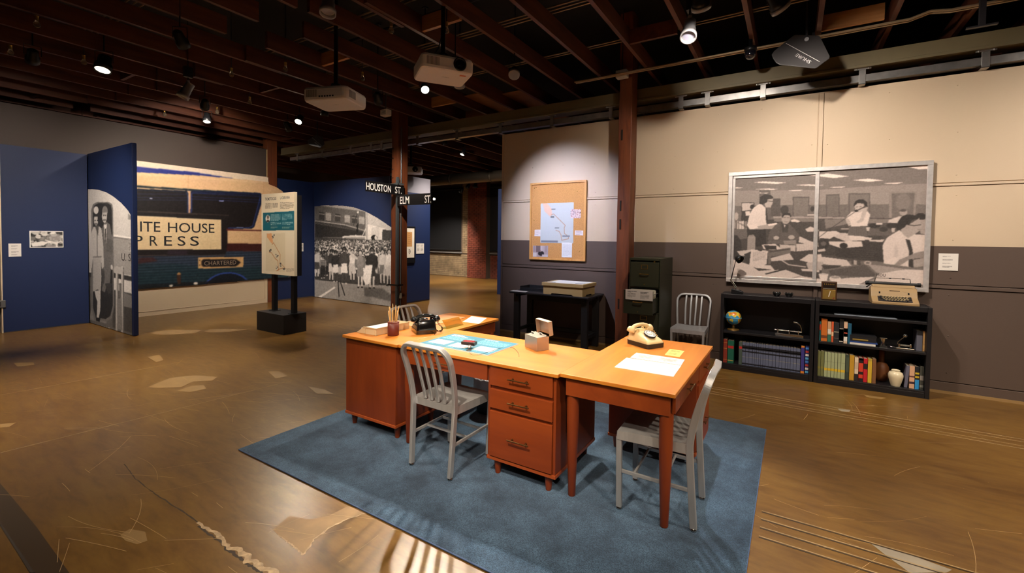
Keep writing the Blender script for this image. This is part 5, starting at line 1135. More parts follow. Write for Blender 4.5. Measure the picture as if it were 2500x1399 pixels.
c1 = lambda pts: crop(1750, 690, 5.596, pts); c2 = lambda pts: crop(1980, 660, 4.372, pts)
BZ, MZ, TZ2 = .0755, .4705, .4675
bk(c1, 86, 140, 775, 1060, (132, 46, 30), 'red-brown book with gilt lines beside a green book', z=BZ, bands=((.85, .87, (190, 130, 60)), (.6, .62, (190, 130, 60)), (.12, .14, (190, 130, 60))))
bk(c1, 145, 228, 795, 1075, (22, 92, 72), 'thick green book with red title band', z=BZ, bands=((.66, .78, (176, 40, 36)), (.1, .14, (170, 150, 80))))
bk(c1, 296, 343, 810, 1105, (72, 84, 76), 'thin grey-green book with red band starting the encyclopedia row', z=BZ, bands=((.7, .8, (186, 44, 38)),))
E_ = [343, 390, 437, 485, 512, 538, 567, 597, 628, 660, 705, 757, 802, 850, 888, 935, 970, 1002, 1043, 1085, 1138]
eh = at_y(*c1([(366, 815)])[0], 6.035).z - BZ
ORD = 'first second third fourth fifth sixth seventh eighth ninth tenth eleventh twelfth thirteenth fourteenth fifteenth sixteenth seventeenth eighteenth nineteenth twentieth'.split()
for i in range(20):
    xa = at_y(*c1([(E_[i], 1110 + i * 4.5)])[0], 6.035).x; xb = at_y(*c1([(E_[i + 1], 1110 + i * 4.5)])[0], 6.035).x
    book(xa, xb, BZ, eh, (92, 98, 122), ORD[i] + ' grey encyclopedia volume counted from the thin grey-green book', bands=((.72, .87, (22, 22, 30)), (.76, .79, (150, 130, 84)), (.58, .64, (22, 22, 30)), (.04, .1, (24, 24, 34)), (.36, .37, (170, 160, 120))), group='encyclopedia volumes')
bk(c1, 1142, 1194, 865, 1230, (214, 124, 40), 'orange book with blue spine panel at the end of encyclopedias', z=BZ, bands=((.08, .94, (58, 52, 122)),))
q = bk(c1, 1203, 1252, 862, 1228, (32, 36, 96), 'dark blue book with bright picture squares on spine', z=BZ, bands=tuple((.03 + .12 * k, .1 + .12 * k, ((90, 170, 210), (230, 220, 210), (190, 60, 50), (70, 130, 200))[k % 4]) for k in range(8)))
for a in ((86, 104, 545, 742, (28, 92, 96), 'thin teal book with red band at the shelf end', ((.55, .85, (190, 60, 40)),)), (106, 172, 517, 742, (196, 104, 32), 'orange cloth book with small dark emblem', ((.14, .26, (110, 60, 30)),)), (174, 214, 547, 752, (196, 150, 110), 'book with cream top and green lower spine', ((0, .35, (44, 104, 84)), (.4, .62, (214, 206, 190)))), (215, 240, 548, 756, (200, 84, 44), 'narrow orange-red book', ((.3, .5, (220, 180, 140)),)), (241, 298, 556, 757, (34, 34, 38), 'black book with pale spine lettering', ((.5, .54, (150, 140, 120)), (.2, .22, (120, 110, 100)))), (300, 344, 517, 765, (26, 22, 24), 'tall black book with white title strip', ((.05, .6, (200, 190, 176)), (.08, .57, (34, 28, 28)))), (346, 388, 548, 770, (206, 178, 150), 'tan paperback with red and white title', ((.5, .9, (214, 170, 140)), (.1, .45, (222, 214, 204)), (.3, .7, (196, 80, 60)))), (390, 430, 566, 774, (22, 84, 112), 'deep teal book leaning row end', ())):
    bk(c2, a[0], a[1], a[2], a[3], a[4], a[5] + ' on upper shelf', z=TZ2, bands=a[6])
# flat stack
sx0, sx1 = at_y(*c2([(412, 780)])[0], 6.03).x + .002, at_y(*c2([(705, 790)])[0], 6.03).x; zz = TZ2
for i, (th, col, lb, dx) in enumerate(((.02, (216, 208, 196), 'white book at the bottom of the flat stack', -.012), (.016, (40, 66, 130), 'blue book second in the flat stack', .004), (.044, (26, 24, 28), 'thick black book with gold title in the flat stack', -.008), (.022, (20, 20, 24), 'thin black book on top of the flat stack', -.004))):
    t = thing('book', lb, 'book', ((sx0 + sx1) / 2 + dx / 2, 6.03, zz + .0003)); hw = (sx1 - sx0) / 2 + dx / 2; zz += th + .0006; cm_ = mat('cloth_%d_%d_%d' % col, col, .5)
    MB().box(-hw, hw, 0, .003, 0, th).box(-hw, hw, .003, .16, 0, .003).box(-hw, hw, .003, .16, th - .003, th).build('cover', cm_, t); MB().box(-hw + .003, hw - .003, .003, .155, .003, th - .003).build('pages', pages_m, t)
    if i == 2: MB().box(-hw * .8, hw * .4, -.0006, 0, th * .3, th * .6).build('spine_band', mat('gold_text', (150, 124, 50), .5), t)
bk(c2, 1124, 1188, 648, 850, (92, 92, 104), 'grey book with black top by the bookcase side', z=TZ2, y=6.06, bands=((.78, 1, (28, 28, 32)),)); bk(c2, 1190, 1226, 650, 856, (206, 158, 100), 'tan paperback against the bookcase side', z=TZ2, y=6.06, bands=((.1, .3, (226, 180, 110)),))
for i, (a, b) in enumerate(((66, 99), (100, 136))): bk(c2, a, b, 862, 1110 + 5 * i, (112, 112, 66), ('olive green volume standing against the bookcase side', 'olive green volume beside the pale green volumes')[i], z=BZ, group='olive matching volumes', bands=((.3, .38, (130, 120, 50)),))
for i, (a, b) in enumerate(((138, 171), (172, 209), (210, 245), (246, 279), (280, 314), (315, 361))): bk(c2, a, b, 872 + 4 * i, 1120 + 5 * i, (160, 166, 124), ORD[i] + ' pale green volume with yellow spine mark counted from the olive volumes', z=BZ, group='pale green matching volumes', bands=((.26, .36, (214, 176, 44)), (.62, .63, (120, 124, 90))))
for a in ((363, 404, 902, 1148, (52, 60, 48), 'dark green book with fine pale lettering', ((.3, .9, (70, 78, 62)),)), (406, 458, 906, 1152, (190, 142, 40), 'mustard yellow book by dark green one', ()), (460, 503, 930, 1158, (216, 196, 168), 'cream book with black base', ((0, .3, (40, 34, 34)), (.5, .8, (196, 170, 140)))), (505, 554, 935, 1168, (206, 62, 36), 'scarlet book with black and white bands', ((.78, 1, (28, 24, 26)), (.9, .96, (214, 206, 200)), (0, .14, (30, 26, 28)), (.3, .42, (34, 26, 26)))), (556, 600, 942, 1176, (190, 26, 36), 'crimson book with black band', ((.55, .78, (36, 28, 30)),)), (602, 648, 945, 1180, (204, 166, 46), 'bright yellow book', ((.9, 1, (180, 150, 60)),)), (650, 692, 946, 1186, (124, 82, 50), 'plain brown book beside the wooden club', ())):
    bk(c2, a[0], a[1], a[2], a[3], a[4], a[5] + ' on the bottom shelf', z=BZ, bands=a[6])
bk(c2, 992, 1030, 1016, 1225, (96, 94, 110), 'slate grey book leaning beside the cream vase', z=BZ + .002, y=6.05, tilt=R(4), d=.15)
for a in ((1046, 1104, 1022, 1240, (206, 160, 126), 'pinkish book with dark script', ((.2, .3, (60, 40, 50)), (.5, .56, (90, 50, 50)))), (1106, 1154, 1030, 1243, (26, 28, 34), 'black book with bright blue lower spine', ((0, .42, (44, 140, 200)), (.5, .58, (196, 170, 40)), (.66, .74, (196, 170, 40)))), (1158, 1204, 1026, 1248, (70, 70, 62), 'mottled grey-green book against bookcase side', ((.4, .6, (150, 140, 130)), (.1, .2, (130, 130, 120))))):
    bk(c2, a[0], a[1], a[2], a[3], a[4], a[5], z=BZ, y=6.05, bands=a[6])

# ---- globe
g0 = at_y(*c1([(205, 475)])[0], 6.13); gr = 112 / 5.596 / F * 6.13 * .97; gbz = MZ + .0005
gr = min(gr, .088)
gl = thing('globe', 'small blue desk globe with bright continents on the shelf', 'globe', (max(g0.x, -.594), 6.13, gbz)); gc = g0.z - gbz
def globe_mat():
    m = mat('globe_print', (60, 140, 190), .3); N = m.node_tree.nodes; L = m.node_tree.links; tc = N.new('ShaderNodeTexCoord'); n = N.new('ShaderNodeTexNoise'); n.inputs['Scale'].default_value = 9; n.inputs['Detail'].default_value = 5
    mp = N.new('ShaderNodeMapping'); mp.inputs['Location'].default_value = (.31, .1, .2); L.new(tc.outputs['Object'], mp.inputs['Vector']); L.new(mp.outputs['Vector'], n.inputs['Vector']); r = N.new('ShaderNodeValToRGB'); e = r.color_ramp.elements
    st = [(0, (66, 150, 196)), (.5, (66, 150, 196)), (.52, (226, 196, 60)), (.58, (226, 120, 40)), (.64, (120, 150, 60)), (.7, (200, 80, 60))]
    while len(e) < len(st): e.new(.9)
    for q, (p, c) in zip(e, st): q.position = p; q.color = lin(c)
    r.color_ramp.interpolation = 'CONSTANT'; L.new(n.outputs['Fac'], r.inputs['Fac']); L.new(r.outputs['Color'], N['Principled BSDF'].inputs['Base Color']); return m
MB().lathe([(max(1e-6, gr * math.sin(math.pi * k / 20)), gc - gr * math.cos(math.pi * k / 20)) for k in range(21)], 32).build('sphere', globe_mat(), gl)
MB().lathe([(gr * 1.005, gc - .004), (gr * 1.03, gc - .003), (gr * 1.03, gc + .003), (gr * 1.005, gc + .004)], 32).build('equator_band', mat('globe_band', (90, 160, 200), .3), gl)
MB().lathe([(.068, 0), (.068, .006), (.06, .012), (.02, .018), (.012, gc - gr + .004)], 24).build('base', mat('globe_base', (128, 96, 44), .35, .6), gl)
MB().lathe([(.006, gc + gr), (.008, gc + gr + .006), (0, gc + gr + .012)], 10).build('finial', brass, gl)

# ---- chrome office things on the shelves
chrome = mat('chrome', (200, 196, 190), .18, 1.)
a, b = at_y(*c1([(795, 720)])[0], 6.05), at_y(*c1([(1185, 750)])[0], 6.05)
hp_ = thing('hole_punch', 'long chrome three-hole punch with curved lever', 'hole punch', ((a.x + b.x) / 2, 6.05, MZ + .0005)); hw = (b.x - a.x) / 2
bx('base', chrome, hp_, -hw, hw, 0, .07, 0, .03, .004); MB().tube([(-hw - .01, .03, .062), (hw - .02, .03, .062)], .007, 10).build('rod', chrome, hp_)
for x in (-hw + .025, 0, hw - .05): MB().tube([(x, .03, .03), (x, .03, .075)], .009, 10).build('punch_post', chrome, hp_)
MB().tube([(hw - .02, .03, .06), (hw - .02, .03, .1), (hw - .035, .03, .14), (hw - .065, .03, .165), (hw - .1, .03, .168)], [.006, .007, .008, .010, .012], 8).build('lever', chrome, hp_)
s0 = at_y(*c2([(770, 826)])[0], 6.05)
t = thing('pencil_sharpener', 'small chrome pedestal sharpener on the upper bookcase shelf', 'sharpener', (s0.x, 6.06, TZ2 + .0005)); MB().loft([[(-.035, -.03, 0), (.035, -.03, 0), (.035, .03, 0), (-.035, .03, 0)], [(-.03, -.026, .02), (.03, -.026, .02), (.03, .026, .02), (-.03, .026, .02)]], False).build('base', chrome, t, .003); MB().lathe([(.02, .02), (.013, .05), (.02, .075), (.022, .09)], 14).build('body', chrome, t); bx('cap', chrome, t, -.03, .03, -.018, .018, .09, .1, .003)
s0 = at_y(*c2([(1000, 852)])[0], 6.05)
t = thing('stapler', 'chrome desk stapler with round ball handle', 'stapler', (s0.x, 6.06, TZ2 + .0005)); bx('base', chrome, t, -.075, .075, -.035, .035, 0, .018, .006); MB().tube([(-.045, 0, .04), (.05, 0, .04)], .012, 10).build('barrel', chrome, t)
for x in (-.045, .045): bx('bracket', chrome, t, x - .008, x + .008, -.012, .012, .018, .055, .002)
MB().tube([(-.06, 0, .045), (-.055, 0, .07), (-.03, 0, .1), (-.005, 0, .128)], .005, 8).build('arm', chrome, t); MB().lathe([(max(1e-6, .02 * math.sin(math.pi * k / 12)), .14 - .02 * math.cos(math.pi * k / 12)) for k in range(13)], 16, (0, 0, 0)).build('ball_handle', chrome, t); MB().tube([(-.075, 0, .012), (-.11, 0, .012), (-.118, 0, .022)], .003, 6).build('hook', chrome, t)
a, b = at_y(*c2([(250, 470)])[0], 6.02), at_y(*c2([(920, 525)])[0], 6.02)
t = thing('metal_folder', 'thin pale metal folder lying in the top bookcase slot', 'folder', ((a.x + b.x) / 2, 6.02, .7725)); bx('cover', mat('pale_steel', (150, 158, 170), .35, .5), t, -(b.x - a.x) / 2, (b.x - a.x) / 2, 0, .22, 0, .008, .002); MB().tube([(-(b.x - a.x) / 2, 0, .004), ((b.x - a.x) / 2, 0, .004)], .0042, 8).build('spine', mat('pale_steel'), t)
# wooden club and vase
wd = wood('club_wood', (96, 54, 26), (130, 78, 40), 2, 5, .5)
s0 = at_y(*c2([(762, 1180)])[0], 6.12); t = thing('wooden_club', 'brown wooden gourd-shaped club standing by the vase', 'club', (s0.x, 6.225, BZ)); MB().lathe([(.045, 0), (.062, .03), (.07, .09), (.066, .15), (.048, .185), (.03, .2)], 24).build('head', wd, t); MB().lathe([(.03, .2), (.027, .24), (.026, .33), (.0, .332)], 16).build('neck', wd, t)
s0 = at_y(*c2([(900, 1218)])[0], 6.07); t = thing('vase', 'cream glazed vase with narrow lip on bottom shelf', 'vase', (s0.x, 6.072, BZ)); cer = mat('cream_glaze', (222, 206, 172), .18, coat=.5)
MB().lathe([(.038, 0), (.04, .005), (.05, .04), (.062, .09), (.064, .115), (.055, .14), (.036, .152), (.032, .158), (.028, .155), (.026, .14), (.0, .13)], 28).build('body', cer, t); MB().lathe([(.034, .156), (.039, .161), (.034, .166), (.029, .161)], 24).build('lip', cer, t)

# ---- on top of the bookcases
BT = .9205
for i, (xa, xb, yb) in enumerate(((755, 885, 170), (918, 1052, 192))):
    a, b = at_z(*c1([(xa, yb - 18)])[0], .945), at_z(*c1([(xb, yb - 18)])[0], .945); rr_ = (b.x - a.x) / 2 * .98
    t = thing('ashtray', ('scalloped black glass ashtray closer to the desk lamp', 'scalloped black glass ashtray closer to the radio')[i], 'ashtray', ((a.x + b.x) / 2, 6.14, BT), 0, 'black glass ashtrays'); gm = mat('black_glass', (12, 14, 14), .08, coat=.6)
    n = 32; rg = []
    for (r0, z, sc) in ((.55, 0, 0), (.8, .02, 0), (.98, .044, .07), (.84, .044, .07), (.5, .014, 0)): rg.append([(r0 * rr_ * (1 + sc * math.cos(8 * 2 * math.pi * k / n)) * math.cos(2 * math.pi * k / n), r0 * rr_ * (1 + sc * math.cos(8 * 2 * math.pi * k / n)) * math.sin(2 * math.pi * k / n), z + .004 * math.cos(8 * 2 * math.pi * k / n) * (sc > 0)) for k in range(n)])
    MB().loft(rg, True).build('bowl', gm, t)
    for k in range(4): a_ = math.pi / 4 + k * math.pi / 2; MB().bar((rr_ * .78 * math.cos(a_), rr_ * .78 * math.sin(a_), .047), (rr_ * .98 * math.cos(a_), rr_ * .98 * math.sin(a_), .047), .008, .006).build('rest', gm, t)
# desk lamp
b0 = at_z(*c1([(290, 140)])[0], BT)
t = thing('desk_lamp', 'small jointed desk lamp with chrome arms and black shade', 'lamp', (b0.x, 6.13, BT))
def loc6(px, py, y=6.13): p = at_y(px, py, y); return (p.x - b0.x, y - 6.13, p.z - BT)
MB().prism([(-.065, 0), (.065, 0), (.065, .028), (.035, .036), (-.045, .055), (-.065, .055)], -.035, .035, 'y').build('base', blackm, t, .005); MB().lathe([(.014, .04), (.014, .048), (.0, .05)], 12, (.03, 0, -.006)).build('switch', blackm, t)
el = loc6(*crop(1760, 380, 4.1148, [(100, 1248)])[0]); hd = loc6(*crop(1760, 380, 4.1148, [(158, 1020)])[0])
for s in (-.008, .008): MB().tube([(.0 + s, s, .05), (el[0] + s, el[1] + s, el[2])], .004, 8).build('lower_arm', chrome, t); MB().tube([(el[0] + s * .4, s * .4, el[2]), hd], .0035, 8).build('upper_arm', blackm, t)
MB().lathe([(.008, -.006), (.01, 0), (.008, .006)], 10, el, (0, 1, 0)).build('joint', chrome, t)
ax = Vector((.75, -.45, -.5)).normalized(); MB().lathe([(.012, -.03), (.03, -.02), (.045, .01), (.05, .045), (.046, .044), (.04, .01), (.02, -.012)], 18, Vector(hd) + ax * .02, ax).build('shade', blackm, t); MB().lathe([(.001, .0), (.016, .01), (.018, .022), (.001, .034)], 12, Vector(hd) + ax * .02, ax).build('bulb', mat('bulb_white', (226, 216, 196), .4), t)
# transistor radio
a, b = at_z(*c2([(92, 285)])[0], BT), at_z(*c2([(258, 305)])[0], BT); rw = (b.x - a.x) / 2; rh = at_y(*c2([(180, 118)])[0], 6.06).z - BT
t = thing('radio', 'upright brown transistor radio with brass speaker plate', 'radio', ((a.x + b.x) / 2, 6.06, BT)); rb = mat('radio_brown', (74, 46, 26), .35, coat=.4)
bx('case', rb, t, -rw, rw, 0, .05, 0, rh, .008); bx('speaker_plate', mat('radio_brass', (214, 176, 96), .3, .8, var=.2, vscale=10), t, -rw * .82, rw * .82, -.003, 0, rh * .06, rh * .56, .001); bx('dial_panel', mat('radio_dark', (34, 26, 22), .3, coat=.5), t, -rw * .82, rw * .82, -.003, 0, rh * .62, rh * .93, .001); bx('dial_strip', mat('radio_silver', (170, 160, 140), .3, .7), t, -rw * .8, rw * .8, -.004, -.003, rh * .6, rh * .64)
for k in range(6): bx('dial_mark', mat('radio_gold', (176, 140, 70), .4, .6), t, -rw * .66 + k * rw * .24, -rw * .58 + k * rw * .24, -.004, -.003, rh * .82, rh * .88)
bx('emblem', mat('radio_red', (150, 60, 40), .4), t, rw * .5, rw * .7, -.004, -.003, rh * .1, rh * .16); MB().bar((-.004, -.0042, rh * .18), (.012, -.0042, rh * .5), .006, .001, (0, 1, 0)).build('flash', mat('radio_white', (236, 226, 206), .3), t)
# typewriter
a, b = at_z(*c2([(636, 345)])[0], BT), at_z(*c2([(1140, 380)])[0], BT); tw = (b.x - a.x) / 2; beige = mat('typewriter_beige', (152, 124, 86), .45)
ty = thing('typewriter', 'beige portable typewriter on the bookcase holding the vase', 'typewriter', ((a.x + b.x) / 2, 6.012, BT)); ty.scale = (1, .88, 1)
MB().prism([(0, 0), (.3, 0), (.3, .15), (.24, .175), (.17, .17), (.135, .13), (.105, .075), (.02, .038), (0, .03)], -tw, tw, 'x').build('body', beige, ty, .008, 3)
MB().prism([(.006, .0365), (.1, .0795), (.1, .0765), (.006, .0335)], -tw * .72, tw * .72, 'x').build('key_well', mat('well_dark', (46, 40, 38), .5), ty)
keym = mat('key_cream', (214, 190, 140), .4); keyd = mat('key_dark', (44, 44, 48), .4)
for r_ in range(4):
    n = 11 if r_ else 9
    for k in range(n):
        x = (k - (n - 1) / 2) * tw * .125 + (r_ % 2) * .008; y = .02 + .021 * r_; z = .044 + .0105 * r_
        MB().lathe([(.0035, 0), (.0035, .005), (.0085, .006), (.009, .009), (.0, .0095)], 10, (x, y, z)).build('key', keyd if (k in (0, n - 1)) else keym, ty)
bx('space_bar', keyd, ty, -tw * .5, tw * .5, .004, .013, .04, .046, .002)
MB().prism([(.17, .17), (.24, .175), (.25, .195), (.19, .195)], -tw * .92, tw * .92, 'x').build('cover', beige, ty, .003)
MB().tube([(-tw * 1.12, .235, .205), (tw * 1.12, .235, .205)], .017, 16).build('platen', mat('platen_black', (24, 24, 24), .5), ty)
for s in (-1, 1): MB().lathe([(.02, 0), (.022, .004), (.022, .026), (.016, .03)], 14, (s * tw * 1.05, .235, .205), (s, 0, 0)).build('platen_knob', blackm, ty); MB().bar((s * tw * .8, .245, .2), (s * tw * .75, .25, .262), .006, .004).build('bail_arm', chrome, ty)
MB().tube([(-tw * .76, .25, .262), (tw * .76, .25, .262)], .003, 8).build('paper_bail', chrome, ty)
for x in (-.02, .09): MB().lathe([(.006, -.01), (.006, .01)], 10, (x, .25, .262), (1, 0, 0)).build('bail_roller', blackm, ty)
MB().bar((-tw * 1.0, .2, .19), (-tw * 1.18, .16, .165), .014, .006).build('return_lever', blackm, ty)
bx('name_badge', mat('badge_dark', (60, 44, 32), .4), ty, -.035, .05, .138, .141, .132, .141); 
for s in (-1, 1): bx('slot', blackm, ty, s * tw * .62 - .006, s * tw * .62 + .006, .119, .124, .105, .125)
# ================================================================ ON THE DESKS
# letter tray
ivory = mat('ivory_plastic', (222, 202, 164), .35)
lt = thing('letter_tray', 'ivory plastic letter tray holding white paper on the desk corner', 'tray', (-2.96, 2.69, ZM + .0003))
sl = [(-.13, 0), (.112, 0), (.112, .058), (-.035, .058)]
MB().prism(sl, -.185, -.179, 'y').build('front_wall', ivory, lt, .001); MB().prism(sl, .179, .185, 'y').build('back_wall', ivory, lt, .001)
bx('end_wall', ivory, lt, .106, .112, -.179, .179, 0, .058, .001); bx('floor_plate', ivory, lt, -.13, .106, -.179, .179, 0, .004)
MB().box(-.04, .116, -.189, -.185, .052, .06).box(.112, .116, -.185, .185, .052, .06).build('rim', ivory, lt)
for y in (-.12, .0, .12): bx('rib', ivory, lt, .112, .115, y - .004, y + .004, .004, .052)
for x in (-.02, .09): bx('rib', ivory, lt, x - .004, x + .004, -.188, -.185, .004, .052)
bx('paper_stack', mat('paper_white'), lt, -.11, .1, -.15, .15, .004, .034)
# pencil cup and pencils
cx_, cy_ = -2.757, 2.603
cup = thing('pencil_cup', 'dark red cylindrical pencil cup on the desk', 'cup', (cx_, cy_, ZM + .0003)); leather = mat('cup_leather', (104, 40, 30), .5, bump=.1)
MB().lathe([(.044, 0), (.046, .002), (.046, .108), (.042, .108), (.042, .006), (.0, .006)], 28).build('wall', leather, cup)
MB().lathe([(.047, .103), (.0475, .107), (.0465, .111), (.0415, .111)], 28).build('rim', leather, cup)
pw = mat('pencil_raw_wood', (224, 186, 124), .5); plead = mat('pencil_lead', (60, 50, 44), .5)
for i in range(9):
    a = 2 * math.pi * i / 9 + .4; r0, r1 = .012, .0255 + .002 * (i % 2); ln = .205 + .012 * ((i * 3) % 5)
    b0 = Vector((r0 * math.cos(a), r0 * math.sin(a), .0065)); b1 = Vector((r1 * math.cos(a), r1 * math.sin(a), .112)); d = (b1 - b0).normalized()
    t = thing('pencil', 'plain wood pencil standing in the dark red cup', 'pencil', Vector((cx_, cy_, ZM + .0005)) + b0, 0, 'pencils in the cup')
    MB().tube([(0, 0, 0), d * (ln - .02)], .004, 6).build('shaft', pw, t); MB().tube([d * (ln - .02), d * (ln - .004)], [.0036, .0012], 6).build('point', mat('pencil_cone', (230, 206, 160), .6), t); MB().tube([d * (ln - .004), d * ln], [.0012, .0003], 6).build('lead', plead, t)
# telephones
def telephone(label, loc, rz, shell, basem_, dialc, handc=None):
    t = thing('telephone', label, 'telephone', loc, rz)
    def ring(y0, y1, hw, z, r=.02):   # rounded rectangle
        pts = []
        for cxx, cyy, a0 in ((hw - r, y1 - r, 0), (-hw + r, y1 - r, 90), (-hw + r, y0 + r, 180), (hw - r, y0 + r, 270)):
            for k in range(5): a = R(a0 + 22.5 * k); pts.append((cxx + r * math.cos(a), cyy + r * math.sin(a), z(cxx, cyy + r * math.sin(a)) if callable(z) else z))
        return pts
    MB().loft([ring(-.112, .112, .086, 0), ring(-.113, .113, .087, .033)], True).build('base', basem_, t)
    prof = lambda x, y: .045 + max(0, min(1, (y + .11) / .14)) * .06
    MB().loft([ring(-.11, .11, .084, .026), ring(-.11, .11, .083, .04), ring(-.104, .102, .076, lambda x, y: .05 + max(0., min(1., (y + .1) / .13)) * .052), ring(-.094, .096, .066, lambda x, y: .056 + max(0., min(1., (y + .094) / .12)) * .056), ring(-.05, .085, .04, lambda x, y: .078 + max(0., min(1., (y + .05) / .08)) * .036)], True).build('shell', shell, t)
    # cradle prongs
    for sx in (-1, 1):
        for sy in (.028, .082): MB().loft([[(sx * .052 + a * .012, sy + b * .009, .095) for a, b in ((-1, -1), (1, -1), (1, 1), (-1, 1))], [(sx * .054 + a * .009, sy + (b * .006) + (.004 if sy > .05 else -.004), .122) for a, b in ((-1, -1), (1, -1), (1, 1), (-1, 1))]], False).build('cradle_prong', shell, t, .002)
    # dial on the slope
    n = Vector((0, -.40, .916)).normalized(); c = Vector((0, -.046, .0935))
    MB().lathe([(.046, -.006), (.046, .004), (.04, .004), (.04, .002)], 28, c, n).build('dial_ring', dialc, t); MB().lathe([(0, .0045), (.041, .0042)], 28, c, n).build('dial_plate', mat('dial_white', (226, 220, 208), .4), t)
    X = Vector((1, 0, 0)); Y = n.cross(X)
    for k in range(10):
        a = R(-60 + 30 * k); p = c + n * .0052 + (X * math.cos(a) + Y * math.sin(a)) * .03; MB().lathe([(.0062, 0), (.0048, .0012), (.0048, -.001)], 10, p, n).build('finger_hole', mat('dial_clear', (150, 150, 150), .2, .3), t)
    MB().lathe([(.016, .0045), (.016, .008), (.0, .0085)], 18, c, n).build('dial_hub', mat('dial_white'), t)
    # handset across the cradle
    hc = shell; hz = .133
    arc = [(-.082, .055, hz - .012), (-.06, .055, hz + .006), (-.03, .055, hz + .014), (0, .055, hz + .016), (.03, .055, hz + .014), (.06, .055, hz + .006), (.082, .055, hz - .012)]
    MB().tube(arc, [.017, .0165, .0145, .014, .0145, .0165, .017], 14).build('handset_grip', hc, t)
    for sx in (-1, 1): MB().lathe([(.012, .02), (.022, .016), (.029, .002), (.031, -.014), (.028, -.024), (.0, -.026)], 20, (sx * .092, .055, hz - .012), (sx * -.35, 0, 1)).build('handset_cap', hc, t)
    return t
blkp = mat('bakelite_black', (18, 17, 18), .14, coat=.6); crm = mat('phone_cream', (226, 198, 148), .22, coat=.4)
ph1 = telephone('glossy black rotary telephone seen from behind on the desk', (-2.648, 2.848, ZM + .0003), R(236), blkp, blkp, blkp)
ph2 = telephone('cream rotary telephone with dark base on the desk', (-.932, 3.432, ZT + .0003), R(60.6), crm, mat('phone_base_dark', (44, 36, 34), .4), mat('dial_ring_dark', (40, 36, 36), .3))
# cords
def coil(pts, r, turns, rad=.0022):
    P = [Vector(p) for p in pts]; L = []; N_ = turns * 10; k = len(P) - 1
    for i in range(N_ + 1):
        tt_ = i / N_ * k; j = min(int(tt_), k - 1); u = tt_ - j; c = P[j].lerp(P[j + 1], u); d = (P[j + 1] - P[j]).normalized(); s = d.cross(Vector((0, 0, 1))); s = s.normalized() if s.length > .01 else Vector((1, 0, 0)); w_ = s.cross(d); a = 2 * math.pi * turns * i / N_
        L.append(c + s * (r * math.cos(a)) + w_ * (r * math.sin(a)))
    return MB().tube(L, rad, 5)
coil(smooth_path([(-.1, .05, .11), (-.125, .02, .06), (-.15, .03, .03), (-.13, .07, .012), (-.088, .085, .018)], 4), .006, 20).build('cord', blkp, ph1)
MB().tube([(-.04, .108, .02), (-.06, .14, .006), (-.05, .17, .004)], .0025, 6).build('line_cord', blkp, ph1)
coil(smooth_path([(.1, .04, .11), (.12, .0, .06), (.115, .05, .02), (.086, .09, .02)], 4), .006, 16).build('cord', crm, ph2)
MB().tube([(-.0, .108, .02), (.0, .14, .03), (-.03, .18, .02)], .0025, 6).build('line_cord', mat('paper_white'), ph2)
# blotter, acrylic holder, papers on the far desk
t = thing('desk_blotter', 'faded pink desk blotter lying on the desk top', 'blotter', (-2.935, 3.275, ZM + .0003)); bx('pad', mat('blotter_pink', (206, 146, 104), .7), t, -.155, .155, -.32, .32, 0, .003); bx('edge', mat('blotter_edge', (186, 120, 76), .6), t, .155, .16, -.32, .32, 0, .0035)
t = thing('acrylic_holder', 'clear amber acrylic sign holder leaning on the desk edge', 'sign holder', (-2.565, 3.165, ZM + .0003)); ac = mat('amber_acrylic', (206, 160, 70), .1, trans=.75); 
MB().prism([(0, 0), (.006, 0), (-.05, .07), (-.056, .07)], -.115, .115, 'y').build('face', ac, t); MB().prism([(-.07, 0), (.006, 0), (.006, .004), (-.07, .004)], -.115, .115, 'y').build('foot', mat('acrylic_edge', (128, 128, 46), .2), t)
def sheet(name, pts, z, label, cat, col, rows=(), th=.0006, inkc=(120, 110, 104), W=60):
    P = [Vector(p) for p in pts]; c = sum(P, Vector((0, 0))) / len(P); t = thing(name, label, cat, (c.x, c.y, z + .0003))
    MB().prism([(p.x - c.x, p.y - c.y) for p in P], 0, th, 'z').build('sheet', mat('sheet_%d_%d_%d' % tuple(col), col, .6), t)
    if rows:
        # quad order: near-left, far-left, far-right, near-right
        a, b, d = P[1] - c, P[2] - P[1], P[0] - P[1]; pp = Paint(W, max(8, int(W * d.length / b.length)), col)
        for r_ in rows: pp.lines(*r_[:5], inkc, r_[5] if len(r_) > 5 else 1)
        ux, uy = b.normalized(), d.normalized(); o = a + ux * .004 + uy * .004
        pp.build('print', t, (o.x, o.y, th + .0004), (ux.x, ux.y, 0), (uy.x, uy.y, 0), b.length - .008, d.length - .008)
    return t
sheet('paper_sheet', [(-2.665, 3.40), (-2.785, 3.70), (-2.59, 3.70), (-2.52, 3.42)], ZM, 'white sheet lying on the far desk beside the acrylic holder', 'paper', (228, 222, 212), ((.3, .4, .9, .5, 1), (.2, .7, .6, .8, 2)))
sheet('text_card', [(-.925, 2.712), (-.932, 2.976), (-.58, 2.986), (-.57, 2.715)], ZT, 'plain ivory sheet lying in front of the white bilingual text card', 'paper', (236, 228, 206), ((.84, .1, .96, .8, 9, 3),), .003, (196, 190, 176))
sheet('text_card', [(-.912, 2.992), (-.916, 3.149), (-.591, 3.153), (-.583, 2.996)], ZT, 'white bilingual text card lying between ivory sheet and yellow note', 'label', (230, 224, 220), ((.1, .2, .4, .85, 6, 2), (.55, .2, .9, .85, 6, 5)), .003)
sheet('yellow_note', [(-.736, 3.212), (-.746, 3.412), (-.643, 3.409), (-.637, 3.208)], ZT, 'pale yellow-green note beside the cream telephone', 'note', (206, 204, 112), ((.12, .12, .8, .42, 5, 1), (.12, .55, .7, .85, 5, 2)), .0006, (96, 100, 66), 30)
